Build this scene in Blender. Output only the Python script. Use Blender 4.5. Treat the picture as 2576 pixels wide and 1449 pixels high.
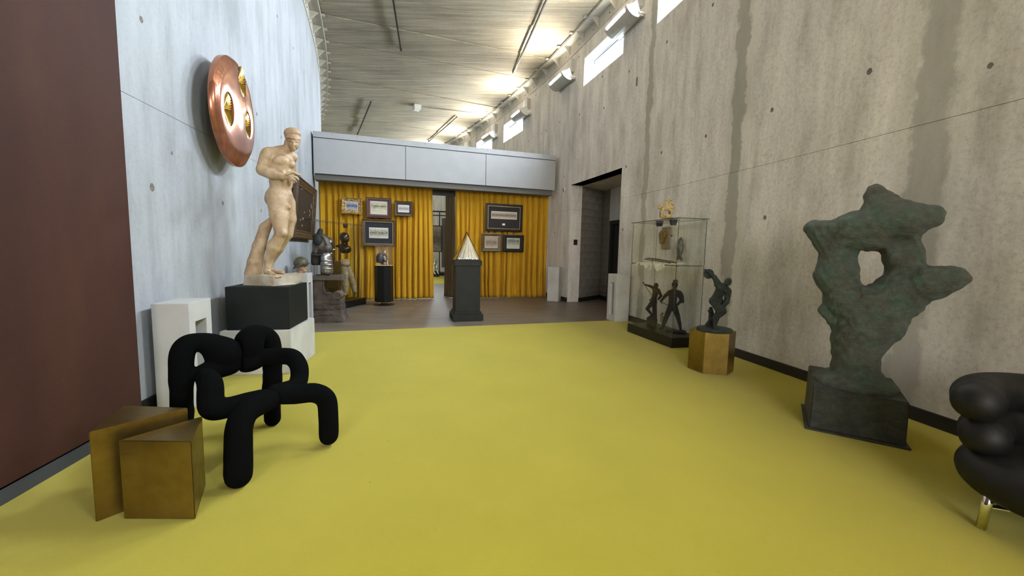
import bpy, bmesh, math, random
import numpy as np
from mathutils import Vector, Matrix
random.seed(7)
S = bpy.context.scene
COL = S.collection
for o in list(bpy.data.objects): bpy.data.objects.remove(o)
R = math.radians
# ------------------------------------------------------------------ camera, world, lights, exposure
EXPOSURE = 0.0
WINDOW_W = 600.0
LAMP_W = 135.0
REAR_W = 2250.0
CH = 1.4
def make_camera():
    p, r = R(5.3019), R(1.1789)
    fw = Vector((0, math.cos(p), -math.sin(p))); u0 = Vector((0, math.sin(p), math.cos(p))); r0 = Vector((1, 0, 0))
    rt = r0*math.cos(r) + u0*math.sin(r); up = u0*math.cos(r) - r0*math.sin(r)
    cd = bpy.data.cameras.new('camera'); c = bpy.data.objects.new('camera', cd); COL.objects.link(c)
    cd.sensor_width = 36; cd.lens = 36*1018.41/2576; cd.clip_start = .05; cd.clip_end = 200
    m = Matrix((rt, up, -fw)).transposed().to_4x4(); m.translation = (0, 0, CH)
    c.matrix_world = m; S.camera = c
make_camera()
S.view_settings.view_transform = 'Standard'; S.view_settings.look = 'None'
S.view_settings.gamma = 1; S.view_settings.use_curve_mapping = False
S.view_settings.exposure = EXPOSURE
try:
    S.cycles.use_denoising = True; S.cycles.max_bounces = 8; S.cycles.diffuse_bounces = 4; S.cycles.glossy_bounces = 3
    S.cycles.transmission_bounces = 6; S.cycles.transparent_max_bounces = 12; S.cycles.caustics_reflective = False; S.cycles.caustics_refractive = False
    S.cycles.sample_clamp_indirect = 6
except Exception: pass
W = bpy.data.worlds.new('sky'); S.world = W; W.use_nodes = True
bg = W.node_tree.nodes['Background']; bg.inputs[0].default_value = (.80, .89, 1, 1); bg.inputs[1].default_value = 3.0

# room geometry: two concentric curved walls
CX, CY = -50.2525, -6.148
R1, R2 = 48.1614, 54.625
T0, T1 = -8.0, 40.0
ZC = 6.95
TH = -.3217
NV = Vector((math.sin(TH), math.cos(TH), 0)); TV = Vector((math.cos(TH), -math.sin(TH), 0))
PANG = math.atan2(TV.y, TV.x)
def A(rad, deg, z=0.): return Vector((CX + rad*math.cos(R(deg)), CY + rad*math.sin(R(deg)), z))
def PL(u, d, z=0.): return TV*u + NV*d + Vector((0, 0, z))
WIN = [(12.91 + 3.15*k, 14.82 + 3.15*k) for k in (-4, -3, -1, 0, 1, 3, 4, 5, 6, 7)]
WZ0, WZ1 = 5.58, 6.27
LAMPS = [15.75 + 3.2*k for k in (-6, -5, -4, -3, -2, -1, 0, 1, 2, 3, 4, 5, 6)]  # row carried on past the view, unseen bays added for their light
def window_light(a, b, power):
    m = (a + b)/2
    ld = bpy.data.lights.new('daylight', 'AREA'); ld.shape = 'RECTANGLE'; ld.size = 1.9; ld.size_y = .8
    ld.energy = power; ld.color = (.80, .90, 1.0); ld.spread = R(170)
    o = bpy.data.objects.new('daylight', ld); COL.objects.link(o)
    o.location = A(R2 + .42, m, (WZ0 + WZ1)/2)
    d = A(R2 - 1, m, 0) - A(R2, m, 0); d.z = -1.1
    o.rotation_euler = d.to_track_quat('-Z', 'Y').to_euler()
for a, b in WIN: window_light(a, b, WINDOW_W)
def up_light(t):
    ld = bpy.data.lights.new('uplight_lamp', 'AREA'); ld.shape = 'RECTANGLE'; ld.size = .7; ld.size_y = .12
    ld.energy = LAMP_W; ld.color = (1.0, .93, .80); ld.spread = R(140)
    o = bpy.data.objects.new('uplight_lamp', ld); COL.objects.link(o)
    o.location = A(R2 - .34, t, 6.04)
    d = A(R2 - 1.0, t, 0) - A(R2, t, 0); d.z = 1.0
    q = d.to_track_quat('-Z', 'Y'); o.rotation_euler = q.to_euler()
for t in LAMPS: up_light(t)
def rear_light():                                                   # fill light added behind the viewer for right wall and front faces
    ld = bpy.data.lights.new('rear_fill', 'AREA'); ld.shape = 'RECTANGLE'; ld.size = 6.0; ld.size_y = 5.2
    ld.energy = REAR_W; ld.color = (1.0, .985, .95)
    o = bpy.data.objects.new('rear_fill', ld); COL.objects.link(o)
    o.location = A((R1 + R2)/2 - .6, T0 + .35, 3.6); d = A(R2 - 1, 9, 1.2) - o.location; o.rotation_euler = d.to_track_quat('-Z', 'Y').to_euler()
rear_light()

# ------------------------------------------------------------------ materials
def nt(name):
    m = bpy.data.materials.new(name); m.use_nodes = True
    t = m.node_tree; b = t.nodes['Principled BSDF']; return m, t, b
def N(t, typ, **kw):
    n = t.nodes.new(typ)
    for k, v in kw.items(): setattr(n, k, v)
    return n
def L(t, a, b): t.links.new(a, b)
def col4(c): return (c[0], c[1], c[2], 1)
def coord(t, scale=(1, 1, 1), which='Object'):
    tc = N(t, 'ShaderNodeTexCoord'); mp = N(t, 'ShaderNodeMapping'); mp.inputs['Scale'].default_value = scale
    L(t, tc.outputs[which], mp.inputs['Vector']); return mp.outputs[0]
def noise(t, vec, sc, det=4, rough=.55):
    n = N(t, 'ShaderNodeTexNoise'); n.inputs['Scale'].default_value = sc; n.inputs['Detail'].default_value = det; n.inputs['Roughness'].default_value = rough
    if vec: L(t, vec, n.inputs['Vector'])
    return n.outputs['Fac']
def ramp(t, fac, stops):
    r = N(t, 'ShaderNodeValToRGB'); e = r.color_ramp.elements
    while len(e) < len(stops): e.new(.5)
    for i, (p, c) in enumerate(stops): e[i].position = p; e[i].color = col4(c) if len(c) == 3 else c
    L(t, fac, r.inputs[0]); return r.outputs[0]
def mix(t, fac, a, b, mode='MIX'):
    m = N(t, 'ShaderNodeMix', data_type='RGBA', blend_type=mode)
    for s, v in ((0, fac), (6, a), (7, b)):
        if hasattr(v, 'links') or hasattr(v, 'is_linked'): L(t, v, m.inputs[s])
        else: m.inputs[s].default_value = col4(v) if isinstance(v, tuple) else v
    return m.outputs[2]
def mth(t, op, a, b=None):
    m = N(t, 'ShaderNodeMath', operation=op)
    for i, v in enumerate((a, b)):
        if v is None: continue
        if hasattr(v, 'is_linked'): L(t, v, m.inputs[i])
        else: m.inputs[i].default_value = v
    return m.outputs[0]
def bump(t, b, h, st, dist=.01):
    n = N(t, 'ShaderNodeBump'); n.inputs['Strength'].default_value = st; n.inputs['Distance'].default_value = dist
    L(t, h, n.inputs['Height']); L(t, n.outputs[0], b.inputs['Normal'])
def simple(name, c1, c2=None, rough=.5, metal=0., sc=8, bst=0., bsc=60, det=4, scale=(1, 1, 1), lo=.35, hi=.65, spec=None, sheen=0., coat=0.):
    m, t, b = nt(name); v = coord(t, scale)
    if c2: L(t, ramp(t, noise(t, v, sc, det), [(lo, c1), (hi, c2)]), b.inputs['Base Color'])
    else: b.inputs['Base Color'].default_value = col4(c1)
    b.inputs['Roughness'].default_value = rough; b.inputs['Metallic'].default_value = metal
    if spec is not None: b.inputs['Specular IOR Level'].default_value = spec
    if sheen: b.inputs['Sheen Weight'].default_value = sheen; b.inputs['Sheen Roughness'].default_value = .4
    if coat: b.inputs['Coat Weight'].default_value = coat; b.inputs['Coat Roughness'].default_value = .05
    if bst: bump(t, b, noise(t, v, bsc, 3), bst)
    return m
def concrete(name, base, bands=(), grit=1.0, streak=1.0):
    m, t, b = nt(name)
    big = noise(t, coord(t, (1, 1, .5)), .9, 6, .62); mid = noise(t, coord(t, (1, 1, .25)), 3.2, 8, .68)
    st = noise(t, coord(t, (1, 1, .05)), 5.5, 5, .6); fine = noise(t, coord(t), 26, 6, .75); pit = noise(t, coord(t), 90, 2, .5)
    c = ramp(t, big, [(.3, tuple(x*.80 for x in base)), (.52, base), (.75, tuple(min(1, x*1.13) for x in base))])
    c = mix(t, .45 + .55*grit, c, ramp(t, mid, [(.28, (.68, .665, .63)), (.5, (1, 1, 1)), (.74, (1.20, 1.20, 1.18))]), 'MULTIPLY')
    c = mix(t, streak, c, ramp(t, st, [(.3, (.89, .89, .87)), (.5, (1, 1, 1)), (.7, (1.06, 1.06, 1.06))]), 'MULTIPLY')
    c = mix(t, grit, c, ramp(t, fine, [(.3, (.76, .75, .725)), (.5, (1, 1, 1)), (.75, (1.12, 1.12, 1.10))]), 'MULTIPLY')
    c = mix(t, grit, c, ramp(t, pit, [(.26, (.55, .53, .5)), (.33, (1, 1, 1))]), 'MULTIPLY')
    if bands:
        tc = N(t, 'ShaderNodeTexCoord'); sx = N(t, 'ShaderNodeSeparateXYZ'); L(t, tc.outputs['Object'], sx.inputs[0])
        ang = mth(t, 'MULTIPLY', mth(t, 'ARCTAN2', mth(t, 'SUBTRACT', sx.outputs[1], CY), mth(t, 'SUBTRACT', sx.outputs[0], CX)), 180/math.pi)
        wob = noise(t, coord(t, (1, 1, .8)), 2.6, 9, .74)
        ang = mth(t, 'ADD', ang, mth(t, 'MULTIPLY', mth(t, 'SUBTRACT', wob, .5), .40))
        for cen, half, colr, amt, soft in bands:
            d = mth(t, 'ABSOLUTE', mth(t, 'SUBTRACT', ang, cen))
            f = mth(t, 'MULTIPLY', mth(t, 'SUBTRACT', half, d), 1/soft)
            cl = N(t, 'ShaderNodeClamp'); L(t, f, cl.inputs[0])
            c = mix(t, mth(t, 'MULTIPLY', cl.outputs[0], amt), c, mix(t, 1.0, colr, ramp(t, mid, [(.3, (.86, .86, .84)), (.7, (1.1, 1.1, 1.1))]), 'MULTIPLY'))
    L(t, c, b.inputs['Base Color']); b.inputs['Roughness'].default_value = .82; b.inputs['Specular IOR Level'].default_value = .25
    bump(t, b, mth(t, 'ADD', mth(t, 'MULTIPLY', fine, .6), mth(t, 'MULTIPLY', mid, .8)), .35, .012)
    return m
MT = {}
PATCH = (.36, .34, .295); CREAM = (.62, .59, .52)
MT['con_r'] = concrete('concrete_right', (.66, .618, .572), [(14.92, .19, CREAM, .55, .05), (14.95, .10, PATCH, .85, .03), (12.58, .27, CREAM, .6, .06), (12.60, .125, PATCH, .9, .03), (10.24, .33, CREAM, .35, .10), (10.23, .17, PATCH, .75, .05)])
MT['con_l'] = concrete('concrete_left', (.365, .382, .41), grit=.35)
MT['con_j'] = simple('concrete_joint', (.20, .19, .175), rough=.95)
MT['cmu'] = simple('concrete_block', (.20, .18, .15), (.265, .24, .20), .9, sc=6, bst=.4, bsc=120)
def ceiling_mat():
    m, t, b = nt('board_formed_concrete')
    tc = N(t, 'ShaderNodeTexCoord'); mp = N(t, 'ShaderNodeMapping'); mp.inputs['Rotation'].default_value = (0, 0, -R(21)); mp.inputs['Scale'].default_value = (.28, 5.0, 1)
    L(t, tc.outputs['Object'], mp.inputs[0])
    st = noise(t, mp.outputs[0], 2.2, 8, .62); big = noise(t, coord(t), .7, 5, .6); fine = noise(t, coord(t, (1, 1, 1)), 22, 5, .7)
    c = ramp(t, st, [(.30, (.165, .143, .103)), (.5, (.25, .22, .162)), (.72, (.36, .32, .24))])
    c = mix(t, 1.0, c, ramp(t, big, [(.3, (.80, .80, .78)), (.5, (1, 1, 1)), (.7, (1.1, 1.09, 1.05))]), 'MULTIPLY')
    c = mix(t, 1.0, c, ramp(t, fine, [(.3, (.86, .85, .82)), (.5, (1, 1, 1)), (.7, (1.06, 1.06, 1.06))]), 'MULTIPLY')
    L(t, c, b.inputs['Base Color']); b.inputs['Roughness'].default_value = .85
    bump(t, b, mth(t, 'ADD', st, mth(t, 'MULTIPLY', fine, .4)), .4, .012); return m
MT['ceil'] = ceiling_mat()
def carpet():
    m, t, b = nt('yellow_carpet')
    big = noise(t, coord(t), 1.1, 5, .6); fine = noise(t, coord(t), 420, 2, .6)
    c = ramp(t, big, [(.3, (.41, .352, .030)), (.7, (.46, .39, .038))])
    c = mix(t, 1.0, c, ramp(t, fine, [(.3, (.78, .78, .74)), (.5, (1, 1, 1)), (.7, (1.15, 1.15, 1.15))]), 'MULTIPLY')
    spk = noise(t, coord(t), 38, 2, .5); c = mix(t, 1.0, c, ramp(t, spk, [(.20, (.45, .42, .4)), (.24, (1, 1, 1))]), 'MULTIPLY')
    L(t, c, b.inputs['Base Color']); b.inputs['Roughness'].default_value = .95; b.inputs['Specular IOR Level'].default_value = .1
    b.inputs['Sheen Weight'].default_value = .15
    bump(t, b, fine, .5, .004); return m
MT['carpet'] = carpet()
MT['vinyl'] = simple('grey_vinyl', (.125, .098, .072), (.195, .160, .125), .42, sc=1.6, bst=.05, bsc=90, det=9, scale=(.7, 3.2, 1), lo=.3, hi=.7)
def rust():
    m, t, b = nt('rust_red_steel')
    big = noise(t, coord(t, (1, 1, .35)), 1.3, 6, .6); fine = noise(t, coord(t), 160, 3, .6)
    c = ramp(t, big, [(.3, (.034, .0125, .0085)), (.55, (.050, .0185, .012)), (.75, (.068, .028, .016))])
    c = mix(t, 1.0, c, ramp(t, fine, [(.3, (.85, .85, .85)), (.7, (1.15, 1.15, 1.15))]), 'MULTIPLY')
    L(t, c, b.inputs['Base Color']); b.inputs['Roughness'].default_value = .7; b.inputs['Specular IOR Level'].default_value = .2
    bump(t, b, fine, .25, .003); return m
MT['rust'] = rust()
def brass():
    m, t, b = nt('aged_brass')
    n1 = noise(t, coord(t), 3.2, 7, .65); n2 = noise(t, coord(t), 14, 6, .7)
    c = ramp(t, n1, [(.3, (.19, .125, .030)), (.5, (.26, .175, .045)), (.7, (.34, .235, .075))])
    c = mix(t, 1.0, c, ramp(t, n2, [(.22, (.35, .28, .2)), (.36, (1, 1, 1))]), 'MULTIPLY')
    L(t, c, b.inputs['Base Color']); b.inputs['Metallic'].default_value = .95
    L(t, ramp(t, n2, [(.3, (.40,)*3), (.7, (.30,)*3)]), b.inputs['Roughness']); return m
MT['brass'] = brass()
MT['brass_bright'] = simple('bright_brass', (.55, .40, .14), (.66, .50, .2), .22, 1.0, sc=6)
MT['copper'] = simple('polished_copper', (.27, .095, .055), (.46, .205, .115), .2, .7, sc=3.2, det=7, bst=.10, bsc=6, coat=.2)
MT['knit'] = simple('black_knit_fabric', (.0016, .0018, .0020), (.003, .0032, .0034), .95, sc=200, bst=.3, bsc=500, spec=.05)
MT['leather'] = simple('black_leather', (.006, .0056, .0052), (.010, .0094, .0088), .55, sc=9, bst=.10, bsc=220, spec=.3)
MT['chrome'] = simple('chrome', (.82, .83, .84), None, .07, 1.0)
MT['white_con'] = simple('pale_cast_concrete', (.44, .43, .395), (.56, .55, .52), .85, sc=2.5, bst=.25, bsc=50, det=8)
MT['white_paint'] = simple('white_painted_plinth', (.44, .435, .42), (.51, .505, .495), .75, sc=3, det=6)
MT['black_paint'] = simple('dark_green_black_paint', (.0035, .0055, .0052), (.006, .0085, .008), .65, sc=4, spec=.25)
MT['grey_paint'] = simple('charcoal_paint', (.012, .0135, .0125), (.018, .020, .0185), .55, sc=5, spec=.3, bst=.04, bsc=200)
MT['black'] = simple('black_lacquer', (.006, .006, .006), None, .35)
MT['matte_black'] = simple('matte_black', (.012, .011, .010), (.018, .016, .015), .8)
MT['track'] = simple('black_track', (.006, .006, .006), None, .5)
def bronze(name, a, b2, g, rough=.55, met=.35):
    m, t, b = nt(name)
    n1 = noise(t, coord(t), 3.5, 8, .68); n2 = noise(t, coord(t), 9, 8, .7); n3 = noise(t, coord(t, (1, 1, 1.3)), 19, 8, .72)
    c = ramp(t, n1, [(.3, a), (.5, b2), (.68, g)])
    c = mix(t, ramp(t, n2, [(.48, (0, 0, 0)), (.72, (1, 1, 1))]), c, g)
    c = mix(t, 1.0, c, ramp(t, n3, [(.3, (.6, .6, .58)), (.55, (1, 1, 1)), (.72, (1.45, 1.45, 1.4))]), 'MULTIPLY')
    L(t, c, b.inputs['Base Color']); b.inputs['Roughness'].default_value = rough; b.inputs['Metallic'].default_value = met
    bump(t, b, mth(t, 'ADD', n3, mth(t, 'MULTIPLY', n2, 1.6)), .8, .03); return m
MT['bronze'] = bronze('green_patina_bronze', (.085, .080, .062), (.105, .112, .092), (.085, .150, .115), .5, .3)
MT['bronze_base'] = bronze('weathered_bronze_base', (.045, .046, .038), (.064, .067, .056), (.075, .088, .074), .5, .3)
MT['bronze2'] = bronze('dark_green_bronze', (.022, .027, .024), (.034, .042, .037), (.045, .062, .055), .45)
MT['bronze3'] = bronze('brown_black_bronze', (.014, .011, .009), (.022, .018, .015), (.030, .026, .022), .42)
def marble():
    m, t, b = nt('aged_marble')
    n1 = noise(t, coord(t), 4.5, 8, .68); n2 = noise(t, coord(t), 17, 7, .7)
    c = ramp(t, n1, [(.28, (.26, .155, .08)), (.46, (.40, .28, .17)), (.66, (.51, .39, .265))])
    c = mix(t, 1.0, c, ramp(t, n2, [(.28, (.74, .68, .6)), (.5, (1, 1, 1)), (.72, (1.08, 1.08, 1.08))]), 'MULTIPLY')
    L(t, c, b.inputs['Base Color']); b.inputs['Roughness'].default_value = .55; b.inputs['Subsurface Weight'].default_value = .0
    bump(t, b, n2, .25, .008); return m
MT['marble'] = marble()
MT['marble_base'] = simple('worn_pale_stone', (.30, .24, .165), (.47, .42, .34), .75, sc=6, bst=.4, bsc=35, det=8)
def curtain():
    m, t, b = nt('gold_velvet')
    n1 = noise(t, coord(t, (1, 1, .15)), 7, 5, .6); n2 = noise(t, coord(t), 200, 2)
    c = ramp(t, n1, [(.3, (.50, .262, .010)), (.7, (.63, .352, .022))])
    L(t, c, b.inputs['Base Color']); b.inputs['Roughness'].default_value = .75; b.inputs['Sheen Weight'].default_value = .2; b.inputs['Sheen Tint'].default_value = (.9, .7, .25, 1)
    b.inputs['Specular IOR Level'].default_value = .2
    bump(t, b, n2, .1, .002); return m
MT['curtain'] = curtain()
MT['curtain_back'] = simple('brown_curtain_lining', (.062, .040, .014), (.085, .056, .02), .85, sc=5, scale=(1, 1, .2))
MT['bulk'] = simple('grey_laminate', (.335, .34, .355), (.355, .36, .375), .45, sc=3)
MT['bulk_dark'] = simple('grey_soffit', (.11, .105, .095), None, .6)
MT['steel_paint'] = simple('cream_painted_steel', (.40, .375, .32), (.46, .435, .375), .55, sc=10)
MT['win_frame'] = simple('white_window_frame', (.80, .81, .82), None, .4)
MT['lamp'] = simple('pale_grey_lamp_metal', (.42, .41, .38), (.47, .46, .43), .5, sc=8)
MT['lamp_white'] = simple('white_lamp_enamel', (.78, .77, .73), None, .45)
MT['dark_door'] = simple('dark_brown_door', (.030, .026, .021), (.04, .035, .028), .5, sc=4)
MT['plastic_white'] = simple('white_plastic', (.62, .61, .57), None, .4)
MT['skirt'] = simple('black_baseboard', (.016, .0145, .0125), None, .55)
MT['kerb'] = simple('grey_rubber_baseboard', (.045, .05, .055), None, .7)
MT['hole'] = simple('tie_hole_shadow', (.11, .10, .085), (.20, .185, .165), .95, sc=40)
def glass(name, tint=(.93, .97, .95), refl=.08):
    m = bpy.data.materials.new(name); m.use_nodes = True; t = m.node_tree; t.nodes.clear()
    out = N(t, 'ShaderNodeOutputMaterial'); tr = N(t, 'ShaderNodeBsdfTransparent'); gl = N(t, 'ShaderNodeBsdfGlossy'); mx = N(t, 'ShaderNodeMixShader')
    tr.inputs[0].default_value = col4(tint); gl.inputs['Roughness'].default_value = .02
    fr = N(t, 'ShaderNodeFresnel'); fr.inputs[0].default_value = 1.45
    ge = N(t, 'ShaderNodeNewGeometry')
    L(t, mth(t, 'MULTIPLY', mth(t, 'MULTIPLY', fr.outputs[0], refl/.04*.5), mth(t, 'SUBTRACT', 1.0, ge.outputs['Backfacing'])), mx.inputs[0]); L(t, tr.outputs[0], mx.inputs[1]); L(t, gl.outputs[0], mx.inputs[2]); L(t, mx.outputs[0], out.inputs[0])
    return m
MT['glass'] = glass('clear_glass', (.984, .992, .985)); MT['pane'] = glass('window_glass', (.97, .98, .98), .06)
MT['glass_edge'] = simple('dark_glass_edge', (.05, .065, .055), None, .2)
MT['wood_dark'] = simple('dark_walnut_frame', (.040, .022, .012), (.075, .042, .022), .38, sc=4, scale=(1, 1, 8), bst=.1, bsc=40)
MT['wood_mid'] = simple('brown_wood_frame', (.085, .05, .026), (.15, .092, .05), .4, sc=4, scale=(1, 1, 8), bst=.1, bsc=40)
MT['wood_black'] = simple('black_brown_frame', (.016, .011, .008), (.028, .019, .013), .35, sc=5)
MT['gilt'] = simple('ornate_gilt', (.22, .12, .035), (.52, .34, .12), .38, .55, sc=22, bst=.7, bsc=35)
MT['gilt_line'] = simple('gilt_line', (.42, .32, .17), None, .35, .5)
MT['maroon'] = simple('maroon_mat', (.14, .055, .058), (.17, .068, .07), .7)
MT['maroon_frame'] = simple('maroon_frame', (.035, .010, .010), (.06, .018, .018), .35)
MT['navy'] = simple('navy_mat', (.016, .018, .026), (.02, .023, .033), .8)
MT['grey_mat'] = simple('charcoal_mat', (.034, .032, .032), None, .8)
MT['brown_mat'] = simple('brown_black_mat', (.018, .014, .013), None, .8)
MT['green_mat'] = simple('green_black_mat', (.010, .015, .011), None, .8)
MT['red_mat'] = simple('russet_mat', (.075, .028, .015), None, .7)
MT['card'] = simple('white_card', (.75, .72, .66), None, .8)
def photo(name, pale, tone, dark, sc=7, stretch=(1, 1, 1.4), horizon=.5):
    m, t, b = nt(name)
    tc = N(t, 'ShaderNodeTexCoord'); sx = N(t, 'ShaderNodeSeparateXYZ'); L(t, tc.outputs['Generated'], sx.inputs[0])
    v = coord(t, stretch, 'Generated')
    n1 = noise(t, v, sc, 6, .65); n2 = noise(t, v, sc*3, 4, .6)
    band = mth(t, 'SUBTRACT', 1.0, mth(t, 'MULTIPLY', mth(t, 'ABSOLUTE', mth(t, 'SUBTRACT', sx.outputs[2], horizon)), 2.6))
    f = mth(t, 'ADD', mth(t, 'MULTIPLY', n1, .75), mth(t, 'MULTIPLY', band, .22)); f = mth(t, 'ADD', f, mth(t, 'MULTIPLY', mth(t, 'SUBTRACT', n2, .5), .5))
    L(t, ramp(t, f, [(.34, pale), (.52, tone), (.68, dark)]), b.inputs['Base Color']); b.inputs['Roughness'].default_value = .6; return m
MT['ph_blue'] = photo('blue_landscape_print', (.42, .45, .50), (.16, .18, .26), (.04, .045, .06), 4)
MT['ph_field'] = photo('pale_field_print', (.62, .60, .47), (.46, .43, .30), (.13, .12, .08), 3, horizon=.62)
MT['ph_rows'] = photo('grey_rows_print', (.72, .70, .66), (.42, .41, .39), (.10, .10, .10), 9, (1, 1, 3))
MT['ph_crowd'] = photo('sepia_crowd_print', (.66, .62, .52), (.34, .31, .25), (.06, .055, .05), 8)
MT['ph_pano'] = photo('wide_sepia_print', (.52, .45, .33), (.28, .22, .16), (.06, .045, .04), 9, (3, 1, 1.2))
MT['ph_sepia'] = photo('soft_sepia_print', (.44, .36, .26), (.27, .21, .14), (.14, .10, .07), 7)
MT['ph_valley'] = photo('valley_print', (.55, .52, .42), (.26, .245, .2), (.05, .05, .045), 5, horizon=.72)
def swirl():
    m, t, b = nt('dark_swirl_drawing')
    v = coord(t, (1.2, 1.2, 1.4), 'Object'); w = N(t, 'ShaderNodeTexWave', wave_type='RINGS'); w.inputs['Scale'].default_value = 1.5; w.inputs['Distortion'].default_value = 9; w.inputs['Detail'].default_value = 2; w.inputs['Detail Scale'].default_value = 1.2
    L(t, v, w.inputs['Vector']); msk = noise(t, v, 2.2, 2)
    f = mth(t, 'MULTIPLY', w.outputs['Fac'], ramp(t, msk, [(.48, (0, 0, 0)), (.62, (1, 1, 1))]))
    L(t, ramp(t, f, [(.80, (.020, .013, .009)), (.97, (.30, .26, .22))]), b.inputs['Base Color']); b.inputs['Roughness'].default_value = .5; return m
MT['swirl'] = swirl()
MT['stone_dark'] = simple('weathered_brown_stone', (.060, .043, .034), (.15, .118, .098), .85, sc=5, bst=.9, bsc=22, det=9)
MT['leather_br'] = simple('brown_cuirass_leather', (.055, .043, .037), (.115, .095, .083), .55, sc=9, bst=.3, bsc=40)
MT['steel'] = simple('worn_silver_steel', (.34, .32, .32), (.62, .60, .60), .3, .95, sc=12, bst=.15, bsc=30)
MT['steel_dk'] = simple('dark_steel', (.10, .085, .075), (.17, .15, .135), .28, .9, sc=6)
MT['gun'] = simple('blackened_steel', (.035, .030, .026), (.06, .05, .045), .2, .9, sc=5)
MT['canvas'] = simple('padded_canvas', (.24, .17, .085), (.38, .285, .16), .9, sc=9, bst=.5, bsc=60)
MT['helmet'] = simple('olive_drab_paint', (.055, .050, .026), (.075, .068, .036), .5, sc=9)
MT['clay'] = simple('terracotta_pink', (.30, .165, .105), (.42, .26, .18), .7, sc=14, bst=.2, bsc=50)
MT['bone'] = simple('ochre_carved_ivory', (.34, .22, .075), (.58, .46, .25), .5, sc=30, bst=.5, bsc=60)
MT['plaque'] = simple('brown_grey_plaque', (.20, .155, .105), (.27, .215, .15), .75, sc=8, bst=.2, bsc=40)
MT['maskm'] = simple('brown_bronze_mask', (.075, .045, .022), (.17, .11, .055), .45, .3, sc=30, bst=.5, bsc=50)
MT['fishm'] = simple('grey_green_fish', (.06, .065, .055), (.14, .145, .12), .5, .2, sc=24, bst=.6, bsc=60)
MT['fur'] = simple('cream_fleece', (.58, .54, .42), (.74, .70, .57), .95, sc=30, bst=.9, bsc=70)
MT['twig'] = simple('dark_twig', (.035, .026, .019), (.06, .045, .035), .8)
MT['goose'] = simple('mottled_pale_clay', (.12, .10, .055), (.34, .29, .19), .6, sc=60)
MT['paper'] = simple('folded_pale_paper', (.62, .54, .42), (.74, .67, .55), .6, sc=8)
MT['crystal'] = simple('white_crystal', (.85, .85, .86), None, .15)
MT['purple'] = simple('purple_grey_shell', (.030, .024, .032), (.06, .05, .06), .5, sc=20)
MT['skin'] = simple('painted_figurine', (.05, .03, .03), (.55, .48, .42), .6, sc=16, lo=.45, hi=.55)
MT['silver'] = simple('polished_silver', (.7, .7, .7), None, .15, 1.0)
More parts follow.
